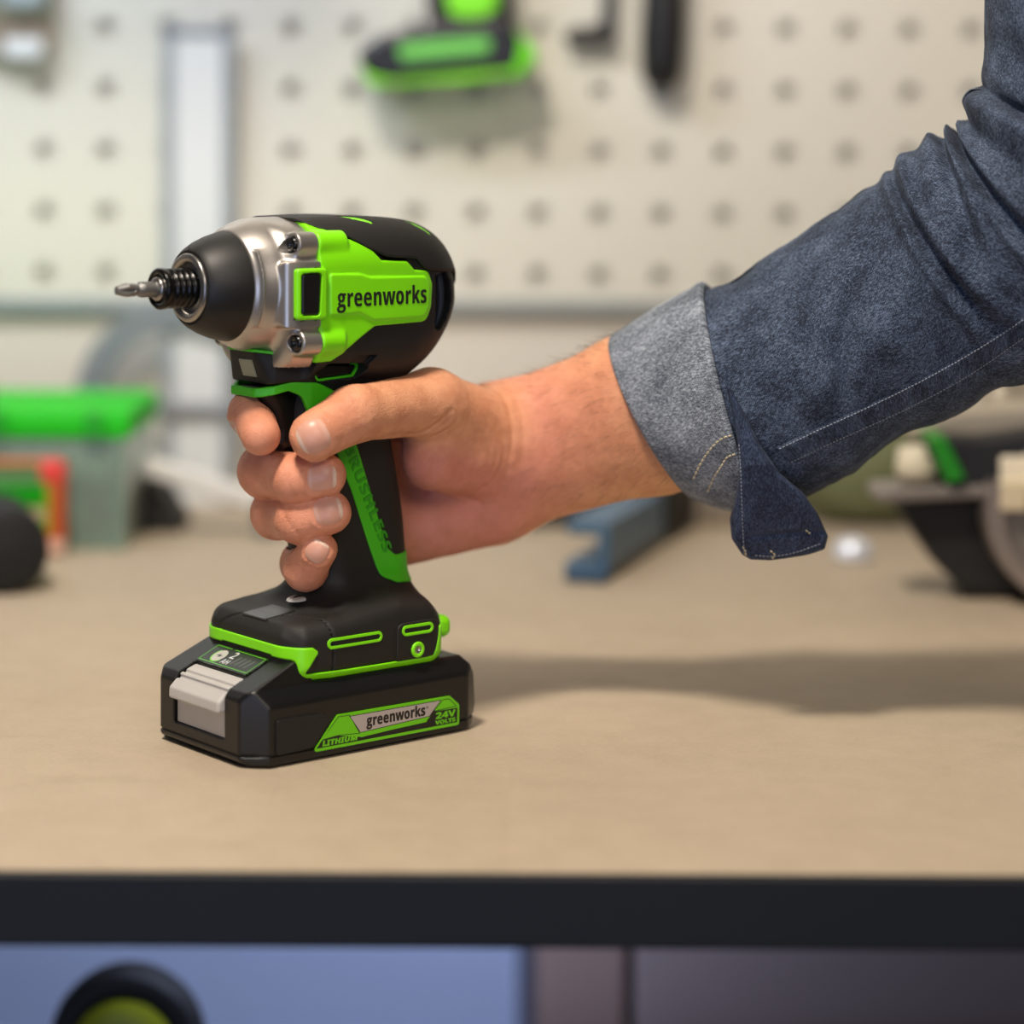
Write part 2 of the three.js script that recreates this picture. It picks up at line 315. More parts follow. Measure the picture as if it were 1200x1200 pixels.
for (const [cx] of [[-2], [26]]) part('top_inlay', sdfMesh((x, y, z) => { const u = (x - cx) / 5.9, v = (z - 16.5 - u * 3.6) / 2.1; const hd = head(x, y, z); return Math.max(hd - 1.35, -(hd - 0.3), (hyp(u, v) - 1) * 2, 172 - y); }, [cx - 8, 172, 8], [cx + 8, 202, 25], 0.5), M.green, driver, 'green inlay in the rubber cap');

// green side panels (the shell runs over the top as a thin ring)
const panelSide = shape2([[-26, 206], [-19.5, 206], [-20, 191.4, 1], [-14, 190.6, 1], [-9, 188.4], [-2.5, 185.4], [1.5, 181.2], [13.5, 180.6], [17, 177.2, 1.5], [24, 176.6, 3], [26.2, 171.5, 3], [25.6, 163], [23, 157.4, 4], [-1.5, 156.8, 3], [-9, 152.2], [-15.4, 147.6, 1], [-19.5, 144.4, 1], [-26, 144]], 0.8);
const panelInset = shape2([[-8.5, 176.4], [-4.5, 175.2, 1], [22, 174.6, 3], [24.3, 171.5, 3], [23.8, 163], [21.5, 159.3, 3], [-3, 159.1, 2], [-9, 162], [-22, 161.5, 1], [-22, 176.8, 1]], 1);
const frameSide = shape2([[-37, 179.2], [-24, 179.2], [-24, 160.4], [-37, 160.4]], 1.6);
const padHole = shape2([[-34.8, 177.5], [-26.4, 177.5], [-27.2, 161.9], [-34.8, 161.9]], 1.6);
const bossZ = (y0) => (y0 > 170 ? 23.2 : 26);
const boss = (y0, x0, x1, r) => (x, y, z) => { const q = hyp(y - y0, Math.abs(z) - bossZ(y0)) - r; return rsect(q, Math.max(x0 - x, x - x1), 1.2); };
const bossU = boss(187.6, -26, -12.6, 5), bossL = boss(151.8, -26, -15.2, 5);
const panel = (x, y, z) => {
  const hd = head(x, y, z), ps = panelSide(x, y);
  let d = rsect(hd - 1.1, ps, 0.7);
  d = smin(d, rsect(hd - 1.8, panelInset(x, y), 0.6), 0.6);
  if (x < -8) { d = smin(d, smin(bossU(x, y, z), bossL(x, y, z), 0.1), 1.5); d = Math.min(d, Math.max(rsect(hd - 3.1, frameSide(x, y), 1), -padHole(x, y))); }
  const az = Math.abs(z);
  d = Math.max(d, -(hd + 2), (y > 188 ? -99 : 8 - az));
  return d;
};
part('side_panel', sdfMesh(panel, [-39, 140, -37], [29, 202, 37], 0.65), M.green, driver, 'bright green side panel');
for (const s of [1, -1]) part('front_pad', sdfMesh((x, y, z) => rsect(head(x, y, z) - 2.9, padHole(x, y) + 0.2, 0.8), [-38, 160, s > 0 ? 14 : -34], [-21, 180, s > 0 ? 34 : -14], 0.6), M.plastic, driver, 'black square pad in a green frame');
for (const s of [1, -1]) part('tail_grille', sdfMesh((x, y, z) => { const hd = head(x, y, z); return Math.max(hd + 3.2, -(hd + 5), slotRear(x, y) - 0.2, Math.abs(x - 36.4 + (y - 165) ** 2 * 0.012) - 1.7, 6 - z * s); }, [25, 152, -28], [43, 178, 28], 0.6), std({ color: 0x3c4453, roughness: 0.4 }), driver);

// gear housing of bare aluminium, with four screws
const gearR = (x) => { const t = clamp((x + 49) / 14, 0, 1); return 20.6 + 4.6 * (1 - (1 - t) * (1 - t)); };
const gear = (x, y, z) => {
  const r = hyp(y - AX, z), az = Math.abs(z);
  let d = (r - gearR(x)) * 0.9;
  d = smin(d, Math.max(r - 22.4 - (x > -46 ? 0 : (-46 - x)), Math.abs(y - AX) - 13.5, -47 - x), 1.6);
  d = smin(d, smax(head(x, y, z) + 0.3, -36.5 - x, 3), 3);
  d = smin(d, rsect(Math.max(head(x, y, z) - 1.6, Math.abs(y - 169.6) - 12), -40.5 - x, 2), 1.2);
  for (const yy of [187.6, 151.8]) { const q = hyp(y - yy, az - bossZ(yy)) - 4.7; d = smin(d, rsect(q, -34.5 - x, 0.8), 2); }
  d = smax(d, Math.max(x + 25.8, -49 - x), 0.8);
  for (const yy of [187.6, 151.8]) d = Math.max(d, -Math.max(hyp(y - yy, az - bossZ(yy)) - 3.2, x + 31.5));
  return Math.max(d, -Math.max(head(x, y, z) - 1.1, frameSide(x, y) - 0.15, 14 - az), -Math.max(r - 12, x + 40));
};
part('gear_housing', sdfMesh(gear, [-51, 142, -35], [-24, 201, 35], 0.6), M.alu, driver, 'bare aluminium gear housing');
for (const y of [187.6, 151.8]) for (const z of [bossZ(y), -bossZ(y)]) {
  const s = lathe([[0, 0.4], [1, 0.4], [1.1, 1.7], [2.2, 1.8], [2.9, 1.2], [3.25, 0], [3.3, -4], [0, -4]].map(([r, h]) => [r / 1000, h / 1000]), 24); s.rotateZ(Math.PI / 2); s.translate(-0.0338, y / 1000, z / 1000);
  part('screw', s, M.gloss, driver, 'black screw in a round boss');
}
const alongX = (pts, seg) => { const g = lathe(pts.map(([x, r]) => [r / 1000, x / 1000]).reverse(), seg); g.rotateZ(-Math.PI / 2); g.translate(0, AX / 1000, 0); return g; };
part('nose_cone', alongX([[-44, 19.5], [-47.4, 20.4], [-48.2, 20.4], [-51, 19.9], [-55, 18.8], [-59, 17.2], [-62.2, 15.4], [-64, 13.9], [-64.3, 13], [-62, 12.4], [-50, 12.4]]), std({ color: 0x141312, roughness: 0.5 }), driver, 'matt black nose cone');
part('nose_ring', alongX([[-60, 12.8], [-64.6, 12.7], [-65.4, 12.2], [-65.6, 10.6], [-65, 9.9], [-64.2, 9.3], [-62, 8.4], [-55, 8.4]]), M.steel, driver, 'silver ring');
part('nose_core', alongX([[-66, 0], [-63.2, 0.5], [-63.2, 8.9], [-55, 8.9]].reverse()), M.dullSteel, driver);
const groove = []; for (let i = 0; i < 4; i++) { const b = -64 - i * 2.4; groove.push([b, 6.6], [b - 0.3, 7.3], [b - 1.5, 7.3], [b - 1.8, 6.5], [b - 2.3, 6.5]); }
part('chuck_collar', alongX([[-58, 6.6], ...groove, [-74, 6.4], [-74.4, 7.5], [-76.6, 7.6], [-77.4, 7], [-77.4, 5.4], [-75.5, 4.7], [-72, 4.2]]), M.collar, driver, 'black ribbed chuck collar');
{
  const hex = new THREE.CylinderGeometry(0.0032, 0.0032, 0.016, 6); hex.rotateZ(Math.PI / 2); hex.translate(-0.0765, AX / 1000, 0);
  const neck = alongX([[-83, 2.95], [-84.4, 2.9], [-85.3, 2.1], [-86.4, 2.1]], 32);
  const tip = sdfMesh((x, y, z) => { const yy = y - AX, t = x + 86; const R0 = t > 0 ? 2.1 : t > -4 ? 2.1 + 0.25 * t * -1 * 0.8 : 2.9 - (-t - 4) * 0.3; let d = hyp(yy, z) - Math.max(R0, 0.2); const a = Math.abs(yy + z) * 0.707, b = Math.abs(yy - z) * 0.707; const fl = hyp(Math.max(2.5 - a, 0), Math.max(2.5 - b, 0)); if (t < -1.5) d = smax(d, fl > 0 ? Math.min(a, b) - 1.1 : 9, 0.5); return Math.max(d, x + 85.5, -94.2 - x); }, [-95.5, AX - 4, -4], [-84.5, AX + 4, 4], 0.25);
  const ferr = alongX([[-74, 4.6], [-77.6, 4.5], [-78.3, 3.9], [-78.3, 3]], 32);
  part('driver_bit', merge([hex, neck, tip]), M.dullSteel, driver, 'steel cross point screwdriver bit');
  part('bit_holder', ferr, M.steel, driver);
}

// logo lettering standing on both panels
const font = await new FontLoader().loadAsync('fonts/droid/droid_sans_bold.typeface.json');
const letters = (text, width, size, depth) => { const g = new TextGeometry(text, { font, size, depth, curveSegments: 5, bevelEnabled: false }); g.computeBoundingBox(); const b = g.boundingBox; g.translate(-b.min.x, 0, 0); g.scale(width / (b.max.x - b.min.x), 1, 1); return g; };
function lieOn(g, fn, z0) {                // set lettering down on the surface below it
  const p = g.attributes.position;
  for (let i = 0; i < p.count; i++) { const x = p.getX(i) * 1000, y = p.getY(i) * 1000; let z = z0; for (let k = 0; k < 40; k++) { const d = fn(x, y, z); if (d < 0.01 || z < 8) break; z -= Math.min(d, 3) * 0.9; } p.setZ(i, p.getZ(i) * 0.9 + z / 1000 - 0.0002); }
  g.computeVertexNormals();
}
{
  const g = letters('greenworks', 0.0415, 0.0066, 0.0004); g.translate(-0.0193, 0.1646, 0);
  lieOn(g, panel, 34);
  part('lettering', g, M.ink, driver, 'black raised lettering');
  const h = g.clone(); h.rotateY(Math.PI); h.translate(0.0025, 0, 0);
  part('lettering', h, M.ink, driver, 'black raised lettering');
}
// lamp, selector button and green outlines on the collar under the head
part('work_light', sdfMesh((x, y, z) => Math.max(band(x, y, z) - 0.5, -(band(x, y, z) + 1), Math.abs(y - 141.4) - 3.3, Math.abs(z - 1.6) - 4.4, x + 30), [-46, 136, -5], [-30, 150, 10], 0.45), M.lens, driver, 'clear work light lens');
for (const s of [1, -1]) {
  const lo = s > 0 ? [-26, 133, 14] : [-26, 133, -24], hi = s > 0 ? [3, 147, 24] : [3, 147, -14];
  part('selector_button', sdfMesh((x, y, z) => rsect(buttonSide(x, y) + 1, Math.abs(Math.abs(z) - 17.4) - 1.1, 0.5), lo, hi, 0.5), M.gloss, driver, 'black direction selector button');
  part('selector_outline', sdfMesh((x, y, z) => Math.max(Math.abs(buttonSide(x, y) + 0.35) - 0.5, Math.abs(Math.abs(z) - 17.9) - 1, -Math.max(x + 4.5, 140 - y)) , lo, hi, 0.4), M.deepGreen, driver, 'green outline of the button');
}
part('green_gasket', sdfMesh((x, y, z) => Math.max(Math.abs(y - 148.2 + clamp((x + 41) / 8, 0, 1) * 1.3) - 0.55, bandTop(x, z) - 0.3, x + 21, -(bandTop(x, z) + 3)), [-46, 145, -21], [-20, 151, 21], 0.5), M.deepGreen, driver, 'thin green line under the gear housing');

// green ribbon: over the trigger and down the grip, with raised lettering
const ribbonSide = shape2([[-51, 133.6, 1], [-39, 134.3], [-29, 136.5], [-19, 136.3, 4], [-9, 131, 3], [-4, 120], [1, 108.5], [7.5, 90], [14.6, 70.5, 3], [18.5, 67.4, 3], [33, 68], [33, 56], [17.5, 57.2, 6], [11, 60, 4], [6, 72], [-2, 93], [-9.5, 109.5], [-18.5, 113], [-21.5, 121, 5], [-25, 131, 4], [-30, 133.2], [-39, 130.9], [-46, 130.6]], 0.8);
const ribbon = (x, y, z) => { const g = y < 90 ? smin(grip(x, y, z), foot(x, y, z), 11) : grip(x, y, z), b = band(x, y, z), body = Math.min(g, Math.max(rsect(Math.max(Math.abs(y - 130) - 9, -52 - x, x - 10), bandTop(x, z) + 1.5, 1))); const d = rsect(Math.max(body - 0.55, -(body + 1.5)), ribbonSide(x, y), 0.4); return Math.max(d, x > 15 ? -99 : (x < -20 ? 9 - Math.abs(z) - 40 : 5 - Math.abs(z))); };
part('grip_ribbon', sdfMesh(ribbon, [-54, 54, -22], [34, 141, 22], 0.6), M.deepGreen, driver, 'green ribbon along the trigger and grip');
{
  const g = letters('BRUSHLESS', 0.046, 0.0042, 0.0006); g.rotateZ(-Math.atan2(40, 18)); g.translate(-0.0062, 0.1105, 0);
  lieOn(g, (x, y, z) => grip(x, y, z) - 0.55, 19);
  part('raised_lettering', g, std({ color: 0x2f9a12, roughness: 0.5 }), driver, 'raised green lettering');
}
const trigSide = shape2([[-37.5, 134.5, 1], [-37, 131, 2], [-33, 124.5, 6], [-30.5, 118], [-31, 112.5, 2], [-28, 110, 2], [-8, 111], [-8, 135]], 1.5);
part('trigger', sdfMesh((x, y, z) => rsect(trigSide(x, y), Math.abs(z) - 9, 4), [-46, 107, -12], [-7, 137, 12], 0.6), M.plastic, driver, 'black trigger');

// foot: green trim, slots, screw boss, tab, top label
const trimSide = shape2([[-46, 37.2], [-46, 41.2], [-31, 40.8, 1], [-28.6, 39, 1], [-34.2, 31.2, 1], [21, 30.6, 1], [24, 31], [27.5, 41.5], [38, 42], [38, 26.4], [-39.6, 26.4, 1], [-40.5, 29, 1], [-36.2, 36.2, 1]], 0.6);
const trim = (x, y, z) => { const f = foot(x, y, z); return rsect(Math.max(f - 0.9, -(f + 2.5)), Math.max(trimSide(x, y), y < 36.5 ? Math.min(22 - Math.abs(z) , 99) - (x > 20 ? 99 : 0) : -9), 0.5); };
part('foot_trim', sdfMesh(trim, [-45, 25, -36], [37, 44, 36], 0.6), M.green, driver, 'lime green trim around the foot');
const pill = (cx, cy, hl, r) => (x, y) => hyp(Math.max(Math.abs(x - cx) - hl, 0), y - cy) - r;
const bossPlate = shape2([[6.5, 45, 4], [6.5, 29.5, 1], [26, 29.5, 1], [27, 45, 4]], 2);
for (const s of [1, -1]) {
  const lo = [-30, 26, s > 0 ? 27 : -37], hi = [32, 49, s > 0 ? 37 : -27];
  part('screw_plate', sdfMesh((x, y, z) => { const f = foot(x, y, z); return rsect(Math.max(f - 0.6, -(f + 1.5)), bossPlate(x, y), 0.5); }, lo, hi, 0.6), M.rubber, driver);
  for (const [cx, hl, o] of [[-12.5, 10.4, 0.35], [16, 5.4, 1]]) {
    const p = pill(cx, 41.3 + (cx > 0 ? 0.6 : 0), hl, 1.45);
    part('slot_outline', sdfMesh((x, y, z) => { const f = foot(x, y, z); return Math.max(f - o, -(f + 1), Math.abs(p(x, y)) - 0.55); }, [cx - hl - 3, 38, lo[2]], [cx + hl + 3, 46, hi[2]], 0.35), M.green, driver, 'green outlined slot');
  }
  const ring = new THREE.TorusGeometry(0.0022, 0.00085, 12, 32); ring.scale(1, 1, 0.8); ring.translate(0.0158, 0.0342, s * 0.0335);
  part('screw_ring', ring, M.green, driver, 'green ring around a screw');
  const sc = lathe([[0, 0.0002], [0.0006, 0.0002], [0.0007, 0.0008], [0.0014, 0.0009], [0.0017, 0.0004], [0.0017, -0.002]], 20); sc.rotateX(s * Math.PI / 2); sc.translate(0.0158, 0.0342, s * 0.033);
  part('screw', sc, M.steel, driver, 'small silver screw');
}
part('rear_tab', rbox(0.0075, 0.0085, 0.016, 0.0032, 0.0358, 0.0388, 0.017), M.green, driver, 'green tab on the back of the foot');
{
  const c = document.createElement('canvas'); c.width = 512; c.height = 256; const k = c.getContext('2d');
  k.fillStyle = '#5c5d5e'; k.fillRect(0, 0, 512, 256); k.fillStyle = '#1b1b1b'; k.fillRect(0, 0, 512, 24); k.fillRect(0, 232, 512, 24); k.strokeStyle = '#1b1b1b'; k.lineWidth = 8; k.beginPath(); k.moveTo(130, 40); k.lineTo(130, 216); k.stroke();
  const t = new THREE.CanvasTexture(c); t.colorSpace = THREE.SRGBColorSpace;
  const g = rbox(0.022, 0.0008, 0.016, 0.0003); g.rotateZ(R(6)); g.translate(-0.0262, 0.0494, 0.002);
  const topY = (x, z) => { let y = 70; for (let i = 0; i < 60; i++) { const d = housing(x, y, z); if (d < 0.01) break; y -= d * 0.9; } return y / 1000; };
  part('top_label', g, std({ map: t, color: 0xaaaaaa, roughness: 0.3 }), driver, 'grey label on top of the foot');
  const b = lathe([[0, 0.0009], [0.0032, 0.0009], [0.0044, 0.0005], [0.0047, 0]], 32); b.rotateZ(R(7)); b.translate(-0.0185, topY(-18.5, 4.5) - 0.0002, 0.0045);
  part('mode_button', b, std({ color: 0xc9c6bf, roughness: 0.3 }), driver, 'round silver mode button');
  const bolt = new THREE.ExtrudeGeometry(new THREE.Shape([[-2.4, 0], [-0.3, 1.2], [-0.1, 0.3], [2.4, 0.2], [0.3, -1.2], [0.1, -0.3]].map(([x, y]) => new THREE.Vector2(x / 1000, y / 1000))), { depth: 0.0003, bevelEnabled: false }); bolt.rotateX(-Math.PI / 2); bolt.translate(0, 0.0009, 0); bolt.rotateZ(R(7)); bolt.translate(-0.0185, topY(-18.5, 4.5) - 0.0002, 0.0045);
  part('button_mark', bolt, M.ink, driver);
}

// battery pack
const batSide = shape2([[-57, 0.6, 1], [-60.2, 3, 1], [-60.2, 24, 2.5], [-57.5, 27.2, 2], [-37.5, 36, 1], [-30, 36, 1], [-30, 28.6], [39, 28.6, 2], [46.5, 21, 3], [49, 8, 1], [44, 0.6, 1]], 1);
const batTop = shape2([[-60.2, -26.5], [-60.2, 26.5], [-51.5, 35], [39, 35], [49, 27], [49, -27], [39, -35], [-51.5, -35]], 1.2);
const batFront = shape2([[-35, 0.6, 1], [35, 0.6, 1], [35, 21.6, 1], [30.5, 28, 1], [29, 37.5, 2], [-29, 37.5, 2], [-30.5, 28, 1], [-35, 21.6, 1]], 1);
const latchCut = shape2([[-70, 8.6], [-58, 8.6], [-55, 24], [-49.8, 29.2], [-55, 36], [-70, 36]], 0.4);
const latchPoly = shape2([[-62.6, 18.4, 1], [-58.5, 17.6], [-55, 18], [-49, 27.4], [-50.6, 29.6, 1], [-57.2, 27.2], [-62.4, 22.4, 1.5]], 0.8);
const battery = (x, y, z) => {
  let d = rsect(rsect(batSide(x, y), batTop(x, z), 1.1), batFront(z, y), 1.1);
  d = Math.max(d, -Math.max(Math.abs(y - 4.6) - 0.35, -(d + 0.7)));
  d = Math.max(d, -Math.max(latchCut(x, y), Math.abs(z) - 17.4));
  return Math.max(d, -Math.max(Math.abs(z) - 14, y - 1.6, -58 - x, x - 40));
};
const pack = part('battery_pack', sdfMesh(battery, [-62, -0.5, -37], [51, 39, 37], 0.6), M.plastic, driver, 'black slide on battery pack');
part('release_latch', sdfMesh((x, y, z) => {
  const low = Math.max(-58.6 - x, x + 54, 8.8 - y, y - 19);
  const nose = latchNose(x, y) ; let d = Math.min(rsect(low, Math.abs(z) - 16.9, 0.6), rsect(nose, Math.abs(z) - 17, 1.4));
  return d;
}, [-66, 7, -19], [-46, 34, 19], 0.5), M.latch, pack, 'light grey release latch');
function latchNose(x, y) { let d = latchPoly(x, y); for (const q of [[-58.2, 25.8], [-55.8, 27.5]]) d = smax(d, -(hyp(x - q[0], y - q[1]) - 0.75), 0.4); return d; }
{
  const canvasPlate = (w, h, draw, name, label, geo, parent) => {
    const c = document.createElement('canvas'); c.width = w; c.height = h; const k = c.getContext('2d'); draw(k); const t = new THREE.CanvasTexture(c); t.colorSpace = THREE.SRGBColorSpace; t.anisotropy = 8;
    return part(name, geo, std({ map: t, roughness: 0.35 }), parent, label);
  };
  // side stickers: x -34..35, y 2.4..16.4 on the wall at z = 35
  const outline = [[-33.6, 3.4], [-22.5, 15.6], [29.8, 15], [34.4, 11], [34.4, 3.2]].map(([x, y]) => [x, y]);
  for (const s of [1, -1]) {
    const sh = new THREE.Shape(roundPoly(outline, 1.2).map(([x, y]) => new THREE.Vector2(s * x / 1000, y / 1000)));
    const g = new THREE.ExtrudeGeometry(sh, { depth: 0.0004, bevelEnabled: false }), p = g.attributes.position, u = new Float32Array(p.count * 2);
    for (let i = 0; i < p.count; i++) u.set([(s * p.getX(i) + 0.035) / 0.071, (p.getY(i) - 0.0024) / 0.0142], i * 2);
    g.setAttribute('uv', new THREE.BufferAttribute(u, 2)); if (s < 0) g.rotateY(Math.PI), g.scale(-1, 1, 1), g.rotateY(0);
    if (s < 0) { const idx = []; for (let i = 0; i < p.count; i += 3) idx.push(i, i + 2, i + 1); g.setIndex(idx); g.computeVertexNormals(); }
    g.translate(0, 0, s > 0 ? 0.0349 : -0.0349);
    canvasPlate(2000, 400, (k) => {
      const X = (x) => (x + 35) / 71 * 2000, Y = (y) => 400 - (y - 2.4) / 14.2 * 400, P = (pts) => { k.beginPath(); pts.forEach(([x, y], i) => (i ? k.lineTo(X(x), Y(y)) : k.moveTo(X(x), Y(y)))); k.closePath(); };
      const G = '#6ccc06'; k.fillStyle = G; k.fillRect(0, 0, 2000, 400);
      k.fillStyle = '#0d0d0d'; P([[-32, 4.5], [-29.5, 7.2], [-22, 7.8], [-12.6, 5.9], [18.5, 6.6], [21.4, 10.1], [33.6, 9.9], [33.4, 4.3]]); k.fill();
      k.fillStyle = G; P([[-13.5, 6.9], [20, 7.9], [21, 9.2], [18.6, 6.9], [-12, 5.6]]); k.fill();
      k.strokeStyle = '#0d0d0d'; k.lineWidth = 7; P([[-29.5, 7.4], [-22, 14.8], [-17, 14.6], [-12.4, 7.2], [-22, 7.9]]); k.stroke();
      k.fillStyle = '#b3a9a6'; P([[-17, 14.2], [25.6, 13.9], [20, 8.6], [-12, 7.4]]); k.fill(); k.stroke();
      P([[22, 10.2], [26.8, 14], [29.6, 13.8], [33, 10.6]]); k.stroke();
      k.fillStyle = '#141210'; k.font = 'bold 150px sans-serif'; k.save(); k.translate(X(-9.3), Y(9.3)); k.scale((X(18.2) - X(-9.3)) / k.measureText('greenworks').width, 1); k.fillText('greenworks', 0, 0); k.lineWidth = 7; k.strokeStyle = '#141210'; k.strokeText('greenworks', 0, 0); k.restore();
      k.font = 'bold 40px sans-serif'; k.fillText('®', X(18.4), Y(11.6));
      k.fillStyle = G; k.save(); k.translate(X(-29.4), Y(5)); k.font = 'bold 76px sans-serif'; k.transform(1, 0, -0.2, 1, 0, 0); k.scale((X(-13.6) - X(-29.6)) / k.measureText('LITHIUM').width, 1); k.fillText('LITHIUM', 0, 0); k.lineWidth = 5; k.strokeStyle = G; k.strokeText('LITHIUM', 0, 0); k.restore();
      for (const [w, y0, f] of [['24V', 7, 92], ['VOLTS', 4.9, 56]]) { k.save(); k.translate(X(23), Y(y0)); k.font = 'bold ' + f + 'px sans-serif'; k.scale((X(32.6) - X(23)) / k.measureText(w).width, 1); k.fillText(w, 0, 0); k.lineWidth = 4; k.strokeStyle = G; k.strokeText(w, 0, 0); k.restore(); }
      k.strokeStyle = G; k.lineWidth = 30; P(outline); k.stroke();
    }, 'side_sticker', 'green and grey battery sticker with black lettering', g, pack);
    const gs = new THREE.ExtrudeGeometry(new THREE.Shape(roundPoly([[-49, 4.8], [-33.5, 5.6], [-26, 15], [-29, 16.8], [-49, 17.4]], 1.4).map(([x, y]) => new THREE.Vector2(x / 1000, y / 1000))), { depth: 0.0005, bevelEnabled: true, bevelSize: 0.0003, bevelThickness: 0.0003, bevelSegments: 2 });
    gs.translate(0, 0, s > 0 ? 0.0346 : -0.0354);
    part('grip_patch', gs, std({ color: 0x121214, roughness: 0.5, bumpMap: dataTexture(64, (u, v) => [128 + 110 * Math.sin((u + v) * 25.13) * Math.sin((u - v) * 25.13)], false, [170, 170]), bumpScale: 0.0002 }), pack, 'textured black patch');
  }
  const gg = new THREE.PlaneGeometry(0.034, 0.0115, 1, 1), slab = box(0.034, 0.0115, 0.0004); slab.rotateX(-Math.PI / 2); slab.rotateY(-Math.PI / 2); slab.rotateZ(R(23.7)); slab.translate(-0.0452, 0.0331, 0); gg.dispose();
  canvasPlate(1024, 346, (k) => {
    k.fillStyle = '#101010'; k.fillRect(0, 0, 1024, 346); k.strokeStyle = '#55b510'; k.lineWidth = 12; k.strokeRect(30, 30, 964, 286);
    k.fillStyle = '#101010'; k.fillRect(320, 20, 60, 30);
    k.fillStyle = '#b9b6ae'; k.beginPath(); k.arc(270, 180, 104, 0, 7); k.fill(); k.strokeStyle = '#6ccc06'; k.lineWidth = 16; k.beginPath(); k.arc(270, 180, 112, 0.6, 4); k.stroke();
    k.fillStyle = '#161616'; k.beginPath(); k.moveTo(205, 190); k.lineTo(280, 145); k.lineTo(275, 178); k.lineTo(338, 172); k.lineTo(262, 216); k.lineTo(268, 188); k.fill();
    k.fillStyle = '#c9c9c9'; k.font = 'bold 170px sans-serif'; k.fillText('2', 440, 178); k.font = 'bold 110px sans-serif'; k.fillText('AH', 404, 286);
    k.fillStyle = '#4c4f4a'; for (let i = 0; i < 4; i++) { k.save(); k.translate(610 + i * 88, 110); k.transform(1, 0, -0.25, 1, 0, 0); k.fillRect(0, 0, 34, 150); k.restore(); }
  }, 'gauge_label', 'black charge gauge label with a green outline', slab, pack);
}

// ------------------------------------------------------------------ the person: hand and forearm (one surface, in the driver's millimetres), denim sleeve
const caps = (a, b, ra, rb) => {        // a limb that tapers from ra at a to rb at b
  const ex = b[0] - a[0], ey = b[1] - a[1], ez = b[2] - a[2], L = ex * ex + ey * ey + ez * ez;
  return (x, y, z) => { const wx = x - a[0], wy = y - a[1], wz = z - a[2], t = clamp((wx * ex + wy * ey + wz * ez) / L, 0, 1), u = wx - ex * t, v = wy - ey * t, w = wz - ez * t; return Math.sqrt(u * u + v * v + w * w) - ra - (rb - ra) * t; };
};
const J = {
  wrist: [88, 100, 8],
  index: [[25, 122, -31], [-14, 125, -24], [-35, 124, -3], [-40, 117, 11]], middle: [[20, 103, -32], [-24.5, 100.5, -9], [-27, 100.5, 15.5], [-20, 102, 23]],
  ring: [[22, 85, -31], [-20, 84, -8], [-24.5, 85, 14], [-17.5, 88, 23]], pinky: [[30, 70, -26], [-7, 63.5, -9], [-18.5, 65, 9], [-20, 74, 19.5]],
};
const fingerR = { index: [9.5, 9, 8, 7.3], middle: [10, 9.6, 9, 8.2], ring: [9.5, 9, 8.8, 8], pinky: [8.5, 8, 7.8, 7] };
const fingers = Object.keys(fingerR).map((k) => { const p = J[k], r = fingerR[k], c = [0, 1, 2].map((i) => caps(p[i], p[i + 1], r[i], r[i + 1])); return (x, y, z) => smin(smin(c[0](x, y, z), c[1](x, y, z), 5), c[2](x, y, z), 3); });
const thumbC = [caps([77, 107, 10], [33, 125, 19], 17, 12.3), caps([33, 125, 19], [-10, 124.5, 27.5], 12.3, 10.2), caps([-10, 124.5, 27.5], [-27.5, 117.6, 27.5], 10.4, 9.2)];
const thumb = (x, y, z) => smin(smin(thumbC[0](x, y, z), thumbC[1](x, y, z), 6), thumbC[2](x, y, z), 3);
const palmC = [caps(J.index[0], [78, 109, 2], 10.5, 15), caps(J.middle[0], [82, 104, 0], 11, 15), caps(J.ring[0], [82, 96, 0], 10.5, 15), caps(J.pinky[0], [80, 88, 2], 10.5, 15),
  caps([38, 69, -15], [74, 80, 2], 13.5, 17), caps([40, 103, 13], [76, 100, 10], 13.5, 18), caps([40, 120, 10], [38, 118, -24], 11, 12), caps([55, 104, -14], [60, 84, -12], 14, 14)];
const palm = (x, y, z) => { let d = palmC[0](x, y, z); for (let i = 1; i < palmC.length; i++) d = smin(d, palmC[i](x, y, z), 7); return d; };
const armC = [caps([84, 109, 6], [112, 126.5, 48], 19.5, 21.5), caps([88, 91, 8], [119, 109, 56], 20, 20.5), caps([112, 126.5, 48], [205, 214, 180], 21.5, 26), caps([119, 109, 56], [214, 196, 186], 20.5, 26)];
const arm = (x, y, z) => smin(smin(armC[0](x, y, z), armC[1](x, y, z), 16), smin(armC[2](x, y, z), armC[3](x, y, z), 20), 10);
const skinRaw = (x, y, z) => {
  let d = smin(palm(x, y, z), arm(x, y, z), 14);
  const t = thumb(x, y, z); d = smin(d, t, 8);
  let f = 1e9; for (const q of fingers) f = smin(f, q(x, y, z), 0.8);
  if (x > -8) return Math.max(smin(d, f, x > 12 && z < 0 ? 7 : 0.8), (x - 115) * 0.52 + (y - 118) * 0.476 + (z - 52) * 0.71 - 17);
  return Math.max(smin(d, f, 0.8), (x - 115) * 0.52 + (y - 118) * 0.476 + (z - 52) * 0.71 - 17);
};
const driverFrame = new THREE.Matrix4().makeRotationY(DRIVER.turn).setPosition(...DRIVER.pos), toLocal = driverFrame.clone().invert();
function onSkin(px, py) {                 // the point of the hand seen at a pixel of the photograph, in the driver's millimetres
  const a = camera.position.clone().applyMatrix4(toLocal).multiplyScalar(1000), d = at(px, py, -0.3).applyMatrix4(toLocal).multiplyScalar(1000).sub(a).normalize();
  let near = null, best = 3;
  for (let t = 780, i = 0; i < 300; i++) { const p = a.clone().addScaledVector(d, t), q = skinRaw(p.x, p.y, p.z); if (q < 0.02) return p.toArray(); if (q < best) { best = q; near = p.toArray(); } t += Math.max(q * 0.7, 0.05); if (t > 1150) break; }
  return near;
}
